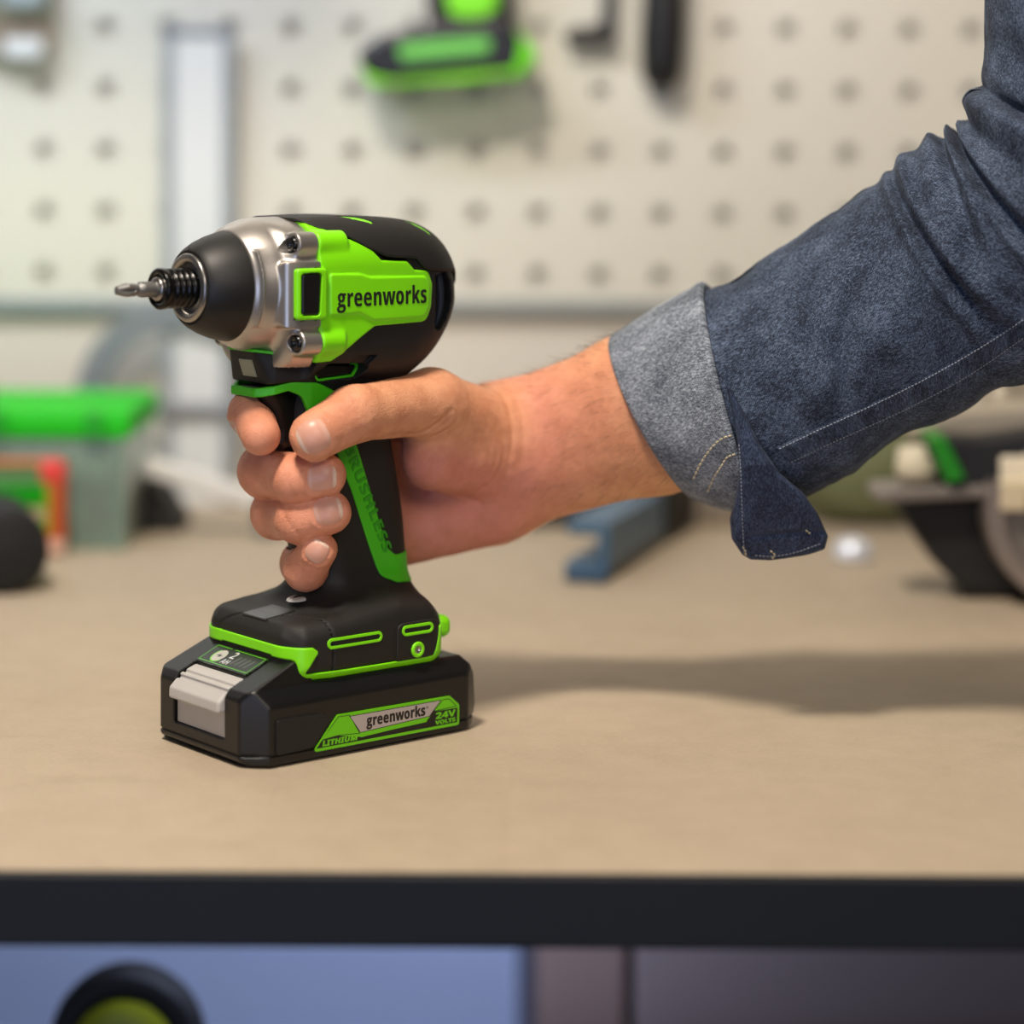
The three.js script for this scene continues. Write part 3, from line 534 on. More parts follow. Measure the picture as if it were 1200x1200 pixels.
const curves = [                          // creases of the skin: [pixels along it, depth, half-width]
  [[[452, 513], [463, 510], [475, 509], [486, 509.5], [495, 508], [505, 502], [514, 497], [522, 489], [528, 482]], 1.1, 1.1], [[[512, 503], [520, 498], [528, 491]], 0.5, 0.8], [[[500, 513], [516, 508], [530, 500], [536, 492]], 0.4, 0.8],
  [[[463, 551], [470, 560], [480, 567], [490, 572], [500, 575], [514, 576], [528, 577.5], [540, 581], [552, 586], [562, 589]], 0.9, 1.2],
  [[[574, 488], [583, 500], [590, 514], [592, 527], [590, 541], [584, 555], [573, 567], [560, 576]], 0.45, 1.3], [[[553, 502], [564, 511], [573, 523], [574, 537], [569, 550], [558, 562], [545, 571]], 0.16, 1.2], [[[566, 494], [575, 505], [582, 518], [583, 532], [579, 546], [570, 559]], 0.2, 1],
  [[[588, 462], [595, 475], [599, 490], [601, 507], [599, 525], [596, 542], [592, 560], [587, 580]], 0.5, 1.5], [[[606, 470], [611, 490], [613, 512], [611, 540]], 0.2, 1.5],
  [[[402, 467], [411, 474], [419, 483], [424, 492]], 0.25, 0.8], [[[410, 462], [419, 469], [427, 478], [432, 488]], 0.25, 0.8],
  [[[341, 543], [337, 556], [338, 569], [343, 582]], 0.35, 0.9], [[[330, 590], [333, 603], [340, 616], [350, 626]], 0.35, 0.9],
];
const creases = curves.map(([pix, depth, w]) => { const pts = pix.map((p) => onSkin(...p)).filter(Boolean); return { depth, w, seg: pts.slice(1).map((b, i) => caps(pts[i], b, 0, 0)), box: [0, 1, 2].map((k) => [Math.min(...pts.map((p) => p[k])) - 4, Math.max(...pts.map((p) => p[k])) + 4]) }; });
const grad = (f, x, y, z, e = 0.3) => { const v = new THREE.Vector3(f(x + e, y, z) - f(x - e, y, z), f(x, y + e, z) - f(x, y - e, z), f(x, y, z + e) - f(x, y, z - e)); return v.normalize(); };
// nails: [pixel of the middle, pixel towards the tip, width, length]
const nailSpots = [['thumb', [367, 512], [346, 523], 13.2, 12.4], ['index', [276, 507], [279, 518], 10, 10.5], ['middle', [377, 561], [392, 560], 11.2, 11.4], ['ring', [384, 598], [398, 595], 11, 11.2], ['little', [371, 647], [379, 634], 9.2, 9]].map(([who, p, q, w, l]) => {
  const c = new THREE.Vector3(...onSkin(...p)), n = grad(skinRaw, c.x, c.y, c.z, 1.5), a = new THREE.Vector3(...(onSkin(...q) || [c.x, c.y - 3, c.z + 3])).sub(c); a.addScaledVector(n, -a.dot(n)).normalize();
  return { who, c, n, a, s: new THREE.Vector3().crossVectors(n, a), w, l };
});
const skin = (x, y, z) => {
  let d = skinRaw(x, y, z);
  if (d > 8 || d < -8) return d;
  for (const c of creases) {
    if (x < c.box[0][0] || x > c.box[0][1] || y < c.box[1][0] || y > c.box[1][1] || z < c.box[2][0] || z > c.box[2][1]) continue;
    let q = 1e9; for (const s of c.seg) q = Math.min(q, s(x, y, z)); d += c.depth * Math.exp(-(q * q) / (c.w * c.w));
  }
  for (const q of nailSpots) {           // a fold of skin round each nail
    const dx = x - q.c.x, dy = y - q.c.y, dz = z - q.c.z; if (dx * dx + dy * dy + dz * dz > 140) continue;
    const u = (dx * q.s.x + dy * q.s.y + dz * q.s.z) / (q.w / 2), v = (dx * q.a.x + dy * q.a.y + dz * q.a.z) / (q.l / 2), e = (Math.abs(u) ** 3 + Math.abs(v) ** 3) ** (1 / 3);
    d -= (v > 0.7 ? 0.15 : 0.42) * Math.exp(-(((e - 1.22) / 0.16) ** 2)) - 0.15 * clamp((1.1 - e) * 6, 0, 1);
  }
  d += 0.28 * fbm(x * 0.16, y * 0.16, z * 0.16, 2) + 0.1 * fbm(x * 0.9, y * 0.9, z * 0.9, 2);
  if (x < 34 && x > -52 && d < 4) d = Math.max(d, -(Math.min(housing(x, y, z), x < -12 && y > 104 ? rsect(trigSide(x, y), Math.abs(z) - 9, 4) : 99, x < 2 && y > 120 ? ribbon(x, y, z) : 99) - 0.15));
  return d;
};
const lin = (r, g, b) => new THREE.Color().setRGB(r / 255, g / 255, b / 255, THREE.SRGBColorSpace).toArray();
const mix3 = (a, b, t) => [a[0] + (b[0] - a[0]) * t, a[1] + (b[1] - a[1]) * t, a[2] + (b[2] - a[2]) * t];
const SK = { arm: lin(234, 176, 120), back: lin(238, 178, 128), palm: lin(220, 142, 122), tip: lin(232, 160, 126), fold: lin(192, 118, 84) };
const skinColor = (x, y, z) => {
  const a = clamp((x - 70) / 45, 0, 1); let c = mix3(SK.palm, SK.arm, a);
  const t = clamp((8 - thumb(x, y, z)) / 10, 0, 1); c = mix3(c, SK.back, t * 0.8);
  if (x < 0) c = mix3(c, SK.tip, clamp(-x / 18, 0, 1) * 0.8);
  const n = fbm(x * 0.12, y * 0.12, z * 0.12, 3), m = fbm(x * 0.7, y * 0.7, z * 0.7, 2); c = mix3(c, SK.fold, clamp(0.2 + n * 0.7 + m * 0.4, 0, 0.8));
  return c;
};
const poreTex = dataTexture(512, (u, v, i, j) => [128 + 55 * fbm(i * 0.16, j * 0.16, 1.2, 3) + 34 * (rnd() - 0.5) + 40 * fbm(i * 0.06 + 30, j * 0.25, 5, 2)], false, [25, 25]);
const skinMat = phys({ color: 0xffffff, vertexColors: true, roughness: 0.5, bumpMap: poreTex, bumpScale: 0.0006, specularIntensity: 0.6, sheen: 0.15, sheenRoughness: 0.5 });
const person = thing('person', 'right arm of a person in a rolled up blue denim sleeve, hand gripping the driver', 'person', DRIVER.pos, DRIVER.turn);
const body = part('body', sdfMesh(skin, [-54, 48, -46], [150, 178, 118], 1.25, { color: skinColor, flat: true }), skinMat, person, 'bare right hand and forearm');

const nailMat = phys({ color: 0xffffff, vertexColors: true, roughness: 0.38 });
for (const q of nailSpots) {
  const N = 18, pos = [], idx = [], col = [];
  for (let j = 0; j <= N; j++) for (let i = 0; i <= N; i++) {
    let u = (i / N) * 2 - 1, v = (j / N) * 2 - 1; const m = Math.max(Math.abs(u), Math.abs(v)), l = (Math.abs(u) ** 2.7 + Math.abs(v) ** 2.7) ** (1 / 2.7) || 1; if (m > 0) { u *= m / l; v *= m / l; }
    const p = q.c.clone().addScaledVector(q.s, u * q.w / 2).addScaledVector(q.a, v * q.l / 2).addScaledVector(q.n, 4);
    for (let k = 0; k < 30; k++) { const d = skinRaw(p.x, p.y, p.z); if (d < 0.01) break; p.addScaledVector(q.n, -d * 0.8); }
    p.addScaledVector(q.n, m > 0.99 ? -0.55 : 0.22 - 0.3 * m ** 6 + (v > 0.6 ? 0.25 * (v - 0.6) : 0)); pos.push(p.x / 1000, p.y / 1000, p.z / 1000); col.push(...mix3(lin(216, 160, 138), v > 0.5 ? lin(240, 214, 194) : lin(228, 182, 162), clamp(v > 0.5 ? (v - 0.66) * 8 : (-v - 0.55) * 4, 0, 1)));
    if (i < N && j < N) { const o = j * (N + 1) + i; idx.push(o, o + 1, o + N + 2, o, o + N + 2, o + N + 1); }
  }
  const g = new THREE.BufferGeometry(); g.setAttribute('position', new THREE.Float32BufferAttribute(pos, 3)); g.setAttribute('color', new THREE.Float32BufferAttribute(col, 3)); g.setIndex(idx); g.computeVertexNormals();
  part('fingernail', g, nailMat, body, 'pale ' + q.who + (q.who === 'thumb' ? ' nail' : ' finger nail'));
}

// hair on the forearm
{
  const P = body.geometry.attributes.position, Nn = body.geometry.attributes.normal, pos = [], idx = [], fore = new THREE.Vector3(-0.58, -0.25, -0.77);
  for (let k = 0, tries = 0; k < 1500 && tries < 60000; tries++) {
    const i = Math.floor(rnd() * P.count), x = P.getX(i) * 1000; if (x < 72 || rnd() > clamp((x - 66) / 30, 0.1, 1)) continue;
    const p = new THREE.Vector3().fromBufferAttribute(P, i), n = new THREE.Vector3().fromBufferAttribute(Nn, i); if (n.y * 0.5 + 0.6 < rnd() * 0.7) continue;
    const d = fore.clone().addScaledVector(n, 0.55 + 0.3 * rnd()).add(new THREE.Vector3(rnd() - 0.5, rnd() - 0.8, rnd() - 0.5).multiplyScalar(0.7)).normalize(), L = 0.004 + 0.005 * rnd(), s = new THREE.Vector3().crossVectors(d, n).normalize(), u = new THREE.Vector3().crossVectors(s, d), o = pos.length / 3;
    for (let q = 0; q <= 3; q++) { const f = q / 3, c = p.clone().addScaledVector(n, -0.0002 - 0.0012 * f * f).addScaledVector(d, L * f), r = 0.000055 * (1 - 0.75 * f); for (let e = 0; e < 3; e++) { const a = e * 2.0944; const w = c.clone().addScaledVector(s, Math.cos(a) * r).addScaledVector(u, Math.sin(a) * r); pos.push(w.x, w.y, w.z); } }
    for (let q = 0; q < 3; q++) for (let e = 0; e < 3; e++) { const a = o + q * 3 + e, b = o + q * 3 + (e + 1) % 3; idx.push(a, b, b + 3, a, b + 3, a + 3); }
    k++;
  }
  const g = new THREE.BufferGeometry(); g.setAttribute('position', new THREE.Float32BufferAttribute(pos, 3)); g.setIndex(idx); g.computeVertexNormals();
  part('arm_hair', g, std({ color: 0x5a4028, roughness: 0.6 }), body, 'fine brown arm hair').userData.kind = 'stuff';
}

// denim sleeve: a tube laid through stations [top pixel, bottom pixel, depth]
const world = (g) => { g.applyMatrix4(toLocal); return g; };
const V3 = (a) => new THREE.Vector3(...a);
function tube(stations, { rows, cols, shape, t0 = 0, t1 = 1 }) {
  const T = new THREE.CatmullRomCurve3(stations.map(([a, , z]) => at(a[0], a[1], z)), false, 'centripetal'), Bc = new THREE.CatmullRomCurve3(stations.map(([, b, z]) => at(b[0], b[1], z)), false, 'centripetal');
  const frame = (t) => {
    const a = T.getPoint(t), b = Bc.getPoint(t), c = a.clone().add(b).multiplyScalar(0.5), V = a.clone().sub(b).multiplyScalar(0.5);
    const e = 0.01, u = T.getPoint(Math.min(t + e, 1)).add(Bc.getPoint(Math.min(t + e, 1))).sub(T.getPoint(Math.max(t - e, 0))).sub(Bc.getPoint(Math.max(t - e, 0))).normalize();
    const D = new THREE.Vector3().crossVectors(V, u).normalize(); if (D.z < 0) D.negate(); D.multiplyScalar(V.length() * 0.92);
    return { c, V, D, u };
  };
  const point = (t, phi, off = 0) => { const f = frame(clamp(t, 0, 1)), n = f.V.clone().multiplyScalar(Math.cos(phi)).addScaledVector(f.D, Math.sin(phi)), r = n.length(); return f.c.clone().addScaledVector(n, 1 + off / 1000 / r).addScaledVector(f.u, t > 1 ? (t - 1) * 0.05 : t < 0 ? t * 0.05 : 0); };
  const pos = [], uv = [], idx = []; let len = 0, last = null;
  for (let j = 0; j <= rows; j++) {
    const c0 = frame(clamp(shape(j / rows, 0)[0], 0, 1)).c; if (last) len += c0.distanceTo(last); last = c0;
    for (let i = 0; i <= cols; i++) { const phi = (i / cols) * Math.PI * 2, [t, off] = shape(j / rows, phi), p = point(t, phi, off); pos.push(p.x, p.y, p.z); uv.push((i / cols) * 0.26, len); if (i < cols && j < rows) { const o = j * (cols + 1) + i; idx.push(o, o + cols + 2, o + cols + 1, o, o + 1, o + cols + 2); } }
  }
  const g = new THREE.BufferGeometry(); g.setAttribute('position', new THREE.Float32BufferAttribute(pos, 3)); g.setAttribute('uv', new THREE.Float32BufferAttribute(uv, 2)); g.setIndex(idx); g.computeVertexNormals();
  const nn = g.attributes.normal; for (let j = 0; j <= rows; j++) { const a = j * (cols + 1), b = a + cols, n = new THREE.Vector3(nn.getX(a) + nn.getX(b), nn.getY(a) + nn.getY(b), nn.getZ(a) + nn.getZ(b)).normalize(); nn.setXYZ(a, n.x, n.y, n.z); nn.setXYZ(b, n.x, n.y, n.z); }
  return { g, point, frame };
}
const weave = (lo, hi, contrast) => dataTexture(1024, (u, v, i, j) => {
  const slub = fbm(i * 0.36, j * 0.11, 1.5, 2), slub2 = fbm(i * 0.16, j * 0.36, 7.5, 2), twill = Math.sin((i * 1.0 + j * 1.0) * 0.785) * 0.09, blotch = fbm(i * 0.009, j * 0.006, 3.3, 3);
  const t = clamp(0.42 + contrast * (slub * 0.75 + slub2 * 0.35 + twill + blotch * 0.35 + (rnd() - 0.5) * 0.3), 0, 1);
  return [lo[0] + (hi[0] - lo[0]) * t, lo[1] + (hi[1] - lo[1]) * t, lo[2] + (hi[2] - lo[2]) * t];
}, true, [1 / 0.11, 1 / 0.11]);
const weaveBump = dataTexture(512, (u, v, i, j) => [128 + 70 * fbm(i * 0.25, j * 0.05, 2.2, 2) + 30 * Math.sin((i + j) * 0.785) + 30 * (rnd() - 0.5)], false, [1 / 0.055, 1 / 0.055]);
const denim = std({ map: weave([7, 15, 31], [112, 128, 152], 1.45), roughness: 0.9, bumpMap: weaveBump, bumpScale: 0.00011 });
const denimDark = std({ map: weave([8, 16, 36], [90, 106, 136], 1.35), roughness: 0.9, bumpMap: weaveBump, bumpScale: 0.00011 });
const denimPale = std({ map: weave([54, 61, 72], [192, 200, 210], 1.35), roughness: 0.92, bumpMap: weaveBump, bumpScale: 0.00011 });
const threadPale = std({ color: 0xc9bd9c, roughness: 0.8 }), threadGrey = std({ color: 0x8f97a3, roughness: 0.8 }), threadDark = std({ color: 0x20283a, roughness: 0.8 });

const ST = [[[786, 372], [898, 602], -0.036], [[825, 342], [948, 579], -0.032], [[860, 328], [972, 566], -0.03], [[893, 302], [1000, 553], -0.028], [[930, 282], [1033, 527], -0.026], [[967, 255], [1067, 505], -0.023], [[1000, 233], [1098, 496], -0.02], [[1033, 207], [1135, 477], -0.017], [[1058, 183], [1165, 455], -0.014], [[1085, 162], [1215, 447], -0.01],
  [[1112, 156], [1290, 440], -0.006], [[1128, 151], [1370, 420], -0.002], [[1130, 132], [1425, 350], 0.002], [[1140, 106], [1445, 270], 0.004], [[1157, 99], [1450, 200], 0.006], [[1154, 64], [1448, 130], 0.008], [[1158, 10], [1440, 50], 0.01], [[1152, -120], [1440, -110], 0.015], [[1140, -430], [1440, -430], 0.03]];
const folds = [[217, 27, 251, 154, 4.6, 7, 0, 205], [307, -2, 333, 167, 4.6, 8, -20, 220], [283, -5, 268, 116, 3.4, 7, -20, 150], [247, -5, 240, 90, 1.4, 8, -20, 90], [190, 0, 205, 120, 1.2, 12, -20, 120], [355, 0, 372, 150, 3.4, 11, -10, 220], [60, 200, 130, 90, 1.5, 16, 60, 230], [410, 20, 400, 140, 3.6, 12, 0, 230], [470, 10, 440, 160, 3.2, 14, 0, 240]];
const sleeveLen = 620;                    // pixels along the axis, as the folds above count them
const sleeve = tube(ST, { rows: 420, cols: 300, shape: (v, phi) => {
  const t = v, w = (1 - Math.cos(phi)) / 2 * 265, near = Math.sin(phi) > -0.2 ? 1 : 0.6; let off = 0; const s = sAt(t);
  for (const [s0, w0, s1, w1, a, sg, wa, wb] of folds) { const c = s0 + (s1 - s0) * (w - w0) / (w1 - w0), q = (s - c) / sg, win = clamp((w - wa) / 30 + 0.4, 0, 1) * clamp((wb - w) / 60, 0, 1); off += near * a * win * (-Math.exp(-q * q) + 0.55 * Math.exp(-((q - 2) * (q - 2))) + 0.45 * Math.exp(-((q + 2) * (q + 2)))); }
  off += 2.6 * fbm(s * 0.012, phi * 0.9, 2.2, 3) + 0.6 * fbm(s * 0.06, phi * 5, 6.2, 2);
  return [t, off * clamp(s / 40 + 0.7, 0.2, 1)];
} });
function sAt(t) { return -45 + t * 18 * 34; }   // the stations stand about 34 pixels apart
const shirt = part('shirt_sleeve', world(sleeve.g), denim, person, 'dark blue denim sleeve creased at the elbow');
const cuffProfile = [[1, -4.2], [0.6, -4], [0.2, -3.6], [0.04, -3.2], [0.004, -2.4], [0, -1.5], [0.012, -0.5], [0.05, 0], [0.3, 0.3], [0.6, 0.1], [0.86, 0.2], [0.93, 0.9], [0.97, 1.2], [1, 0.9], [1.02, -0.3], [1.02, -1.6], [1, -3]];
const cuff = tube([[[712, 395], [816, 582], -0.0405], [[745, 375], [845, 592], -0.0385], [[785, 351], [872, 600], -0.0365], [[823, 333], [902, 612], -0.0345]], { rows: 96, cols: 200, shape: (v, phi) => {
  const q = v * (cuffProfile.length - 1), i = Math.min(q | 0, cuffProfile.length - 2), f = q - i, a = cuffProfile[i], b = cuffProfile[i + 1];
  const t = a[0] + (b[0] - a[0]) * f, out = t > 0.02 && i >= 7 ? 1 : 0.5; return [t, a[1] + (b[1] - a[1]) * f + out * (0.9 * fbm(t * 3, Math.cos(phi) * 1.6 + 3, Math.sin(phi) * 1.6, 3))];
} });
const cuffMesh = part('cuff', world(cuff.g), denimPale, shirt, 'turned back pale inside of the cuff');
// the loose end of the cuff hangs below the arm
const fz = 0, flapPts = [[846, 438], [868, 478], [888, 517], [912, 552], [940, 576], [957, 600], [972, 630], [969, 647], [940, 657], [905, 661], [882, 660], [872, 654], [859, 634], [856, 610], [862, 580], [865, 540], [858, 490]].map(([x, y]) => { const p = at(x, y, fz / 1000); return [p.x * 1000, p.y * 1000]; });
const flapS = shape2(flapPts, 1.5), hemY = at(920, 648, 0.006).y * 1000, flapBase = at(865, 500, 0.006), fx = flapBase.x * 1000, fy = flapBase.y * 1000;
const flapZ = (x, y) => fz + 8 - 17 * clamp((fy - 14 - y) / 38, 0, 1) + 1.6 * fbm(x * 0.07, y * 0.05, 4.4, 2) - 1.8 * Math.exp(-(((x - fx - 9 + (y - fy) * 0.3) / 3) ** 2)) - 1.3 * Math.exp(-(((y - hemY - 4.5 - (x - fx) * 0.08) / 1.1) ** 2)) * clamp((x - fx - 3) / 4, 0, 1) + 0.8 * Math.exp(-(((x - fx) / 1.4) ** 2));
const flapF = (x, y, z) => rsect(flapS(x, y), Math.abs(z - flapZ(x, y)) - 3.8, 2.6);
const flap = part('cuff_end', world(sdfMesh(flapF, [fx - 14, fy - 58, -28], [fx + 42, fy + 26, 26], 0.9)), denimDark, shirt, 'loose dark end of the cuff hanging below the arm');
// seam band and stitching
const bead = new THREE.CapsuleGeometry(0.00022, 0.0011, 2, 5);
const stitch = (P, n, r = 1) => { const list = []; for (let k = 0; k < n; k++) { const a = P((k + 0.18) / n), b = P((k + 0.82) / n), d = b.clone().sub(a), g = bead.clone(); g.scale(r, d.length() / 0.0015, r); g.applyQuaternion(new THREE.Quaternion().setFromUnitVectors(new THREE.Vector3(0, 1, 0), d.normalize())); const m = a.add(b).multiplyScalar(0.5); g.translate(m.x, m.y, m.z); list.push(g); } return world(merge(list)); };
const caster = new THREE.Raycaster();
function onCloth(mesh, px, py, lift) { mesh.updateWorldMatrix(true, false); const d = at(px, py, -0.3).sub(camera.position).normalize(); caster.set(camera.position, d); caster.firstHitOnly = true; const h = caster.intersectObject(mesh, false)[0]; return h ? h.point.addScaledVector(d, -lift) : null; }
function clothLine(mesh, pix, lift) { const c = new THREE.CatmullRomCurve3(pix.map(([x, y]) => V3([x, y, 0]))), pts = c.getSpacedPoints(14).map((p) => onCloth(mesh, p.x, p.y, lift)).filter(Boolean); return new THREE.CatmullRomCurve3(pts); }
{
  const up = clothLine(shirt, [[912, 526], [960, 503], [1000, 485], [1040, 466], [1080, 446], [1120, 424], [1160, 400], [1199, 374]], 0.0004), lo = clothLine(shirt, [[926, 542], [970, 521], [1010, 503], [1050, 485], [1090, 465], [1130, 443], [1165, 420], [1199, 396]], 0.0004);
  const n = 90, pos = [], idx = [], uv = [];
  for (let i = 0; i <= n; i++) for (let k = 0; k <= 6; k++) { const a = up.getPoint(i / n), b = lo.getPoint(i / n), w = -0.12 + 1.24 * k / 6, p = a.lerp(b, w), h = k === 0 || k === 6 ? -0.0004 : k === 1 ? 0.0011 : 0.0007 + 0.0011 * Math.sin(i * 1.45 + k * 0.5) * Math.sin(Math.PI * clamp(w, 0, 1)); p.z += h; p.y += h * 0.2; pos.push(p.x, p.y, p.z); uv.push(i * 0.002, k * 0.001); if (i < n && k < 6) { const o = i * 7 + k; idx.push(o, o + 1, o + 8, o, o + 8, o + 7); } }
  const g = new THREE.BufferGeometry(); g.setAttribute('position', new THREE.Float32BufferAttribute(pos, 3)); g.setAttribute('uv', new THREE.Float32BufferAttribute(uv, 2)); g.setIndex(idx); g.computeVertexNormals();
  part('seam', world(g), std({ map: denim.map, roughness: 0.9, side: THREE.DoubleSide }), shirt, 'double stitched seam along the sleeve');
  const lift = (c, q) => (t) => { const p = c.getPoint(t); p.z += q; return p; };
  for (const [m, pix, n, mat2, lf] of [[cuffMesh, [[812, 562], [820, 545], [832, 527], [846, 514], [858, 510]], 13, threadPale, 0.0004], [cuffMesh, [[829, 577], [835, 562], [846, 545], [852, 536], [862, 532]], 12, threadPale, 0.0004], [cuffMesh, [[826, 352], [831, 378], [838, 404], [846, 432], [853, 462], [858, 490]], 36, threadDark, 0.0004],
    [flap, [[866, 520], [868, 550], [869, 580], [870, 610], [872, 650]], 30, threadGrey, 0.0003], [flap, [[884, 651], [905, 652], [930, 648], [962, 637]], 18, threadGrey, 0.0003], [flap, [[870, 640], [874, 648], [872, 656]], 3, threadPale, 0.0006], [flap, [[902, 645], [908, 650], [904, 655]], 3, threadPale, 0.0006], [flap, [[944, 621], [950, 626]], 2, threadPale, 0.0006]]) {
    const c = clothLine(m, pix, lf); if (c.points.length > 1) part('stitching', stitch((t) => c.getPoint(t), n, mat2 === threadPale ? 1.7 : 1), mat2, m === flap ? shirt : shirt, mat2 === threadPale ? 'cream thread' : 'thin thread').userData.kind = 'stuff';
  }
  part('stitching', stitch(lift(up, 0.0012), 74), threadGrey, shirt, 'grey thread').userData.kind = 'stuff';
  part('stitching', stitch(lift(lo, 0.0007), 74, 0.8), threadGrey, shirt, 'grey thread').userData.kind = 'stuff';
}

// ------------------------------------------------------------------ things behind
const bar = (a, b, r, seg = 12) => { const d = b.clone().sub(a), g = new THREE.CapsuleGeometry(r, d.length(), 4, seg); g.applyQuaternion(new THREE.Quaternion().setFromUnitVectors(new THREE.Vector3(0, 1, 0), d.clone().normalize())); const m = a.clone().add(b).multiplyScalar(0.5); g.translate(m.x, m.y, m.z); return g; };
const plate = (pts, depth, bevel = 0.001, r = 0) => { const g = new THREE.ExtrudeGeometry(new THREE.Shape((r ? roundPoly(pts, r) : pts).map(([x, y]) => new THREE.Vector2(x, y))), { depth, bevelEnabled: bevel > 0, bevelSize: bevel, bevelThickness: bevel, bevelSegments: 2 }); return g; };
const rel = (o, px, py, z) => { const p = at(px, py, z); return [p.x - o.x, p.y - o.y]; };
// pegboard hook
const hook = (x, y, z0, z1, up = 0.012) => { const c = new THREE.CatmullRomCurve3([new THREE.Vector3(x, y, z0), new THREE.Vector3(x, y, (z0 + z1) / 2), new THREE.Vector3(x, y, z1), new THREE.Vector3(x, y + up, z1 + 0.004)]); return new THREE.TubeGeometry(c, 20, 0.002, 8); };
{ // green and black driver hanging on the board
  const z = -0.55, o = at(520, 70, z), t = thing('hanging_driver', 'green and black cordless tool hanging on the pegboard above the driver', 'power tool', [o.x, o.y, z]);
  const q = (list) => list.map(([x, y]) => rel(o, x, y, z));
  const c = (g, d) => { g.translate(0, 0, -d / 2); return g; };
  part('grip', c(plate(q([[516, 44], [511, 8], [505, -60], [500, -190], [585, -190], [582, -60], [588, 10], [596, 44]]), 0.026, 0.005, 0.006), 0.026), M.rubber, t);
  part('grip_inlay', c(plate(q([[531, 12], [527, -60], [573, -60], [578, 8], [566, 17], [542, 18]]), 0.032, 0.004, 0.003), 0.032), std({ color: 0x7be01c, roughness: 0.5 }), t, 'bright green grip inlay');
  part('head', c(plate(q([[420, -190], [420, -300], [470, -320], [640, -315], [660, -270], [640, -190]]), 0.036, 0.006, 0.012), 0.036), M.rubber, t);
  part('foot', c(plate(q([[428, 66], [450, 50], [512, 36], [590, 32], [606, 52], [600, 78], [460, 90], [436, 84]]), 0.036, 0.004, 0.004), 0.036), M.plastic, t, 'black foot');
  part('foot_trim', c(plate(q([[427, 68], [440, 66], [452, 86], [596, 80], [598, 85], [548, 92], [438, 97], [430, 84]]), 0.038, 0.002, 0.002), 0.038), M.green, t, 'green trim');
  part('tail', c(plate(q([[584, 80], [594, 50], [606, 46], [622, 66], [606, 84]]), 0.034, 0.004, 0.003), 0.034), std({ color: 0x6fe012, roughness: 0.45 }), t, 'bright green tail');
  part('foot_panel', c(plate(q([[470, 59], [478, 54], [568, 47], [574, 51], [572, 62], [474, 71]]), 0.046, 0.001, 0.002), 0.046), std({ color: 0x6cc455, roughness: 0.6 }), t, 'pale green panel');
  const hz = BOARDZ - z; part('hook', hook(rel(o, 540, -200, z)[0], rel(o, 540, -196, z)[1], hz, 0.0, 0.02), M.steel, t);
}
{ // L shaped key
  const z = -0.567, o = at(693, 42, z), t = thing('hex_key', 'dark grey L shaped key hanging on the pegboard beside the black handle', 'tool', [o.x, o.y, z]);
  part('short_arm', bar(new THREE.Vector3(...rel(o, 672, 43, z), 0), new THREE.Vector3(...rel(o, 712, 41, z), 0), 0.0058, 8), std({ color: 0x3a3836, roughness: 0.5, metalness: 0.4 }), t);
  part('long_arm', bar(new THREE.Vector3(...rel(o, 713, 41, z), 0), new THREE.Vector3(...rel(o, 716, -120, z), 0), 0.0045, 8), std({ color: 0x4a4a48, roughness: 0.5, metalness: 0.4 }), t);
  part('hook', hook(rel(o, 716, -124, z)[0], rel(o, 716, -128, z)[1], BOARDZ - z, 0.006), M.steel, t);
}
{ // black rounded handle
  const z = -0.562, o = at(774, 105, z), t = thing('hand_tool', 'tool with a black rounded handle hanging on the pegboard', 'tool', [o.x, o.y, z]);
  const g = lathe([[0, 0], [0.006, 0.0008], [0.0105, 0.004], [0.0125, 0.009], [0.0132, 0.018], [0.0136, 0.035], [0.0132, 0.052], [0.0124, 0.07], [0.0128, 0.09], [0.011, 0.1], [0.006, 0.104], [0, 0.104]], 36); g.rotateZ(R(-2));
  part('handle', g, std({ color: 0x0c0c0c, roughness: 0.45 }), t);
  const b = rbox(0.012, 0.12, 0.004, 0.001, 0, 0.162, 0); b.rotateZ(R(-2)); part('blade', b, M.dullSteel, t);
  part('hook', hook(0.007, 0.222, BOARDZ - z, 0.004, 0.004), M.steel, t);
}
{ // blister pack at the top left
  const z = -0.565, o = at(20, 20, z), t = thing('blister_pack', 'brown card pack with a clear blister hanging on the pegboard, top left corner', 'pack', [o.x, o.y, z]);
  const c = document.createElement('canvas'); c.width = c.height = 256; const k = c.getContext('2d');
  k.fillStyle = '#8d806c'; k.fillRect(0, 0, 256, 256); k.fillStyle = '#77765a'; k.fillRect(0, 150, 256, 50); k.fillStyle = '#8c6b5c'; k.fillRect(30, 0, 110, 90); k.fillStyle = '#8fb39a'; k.fillRect(222, 0, 34, 150); k.fillStyle = '#b98a80'; k.fillRect(0, 205, 60, 40);
  const tx = new THREE.CanvasTexture(c); tx.colorSpace = THREE.SRGBColorSpace;
  const [x1, y0] = rel(o, 63, 60, z);
  part('card', box(0.09, 0.1, 0.0015, x1 - 0.045, y0 + 0.05, 0), std({ map: tx, roughness: 0.6 }), t);
  part('blister', rbox(0.03, 0.022, 0.016, 0.006, x1 - 0.017, y0 + 0.036, 0.009), phys({ color: 0xdfe8ea, roughness: 0.15, transmission: 0.6, thickness: 0 }), t, 'clear plastic blister');
  part('bag_tail', rbox(0.024, 0.012, 0.006, 0.002, x1 - 0.018, y0 + 0.0015, 0.003), std({ color: 0xdfe3e2, roughness: 0.4 }), t);
  part('hook', hook(x1 - 0.045, y0 + 0.09, BOARDZ - z, 0.006, 0.004), M.steel, t);
}
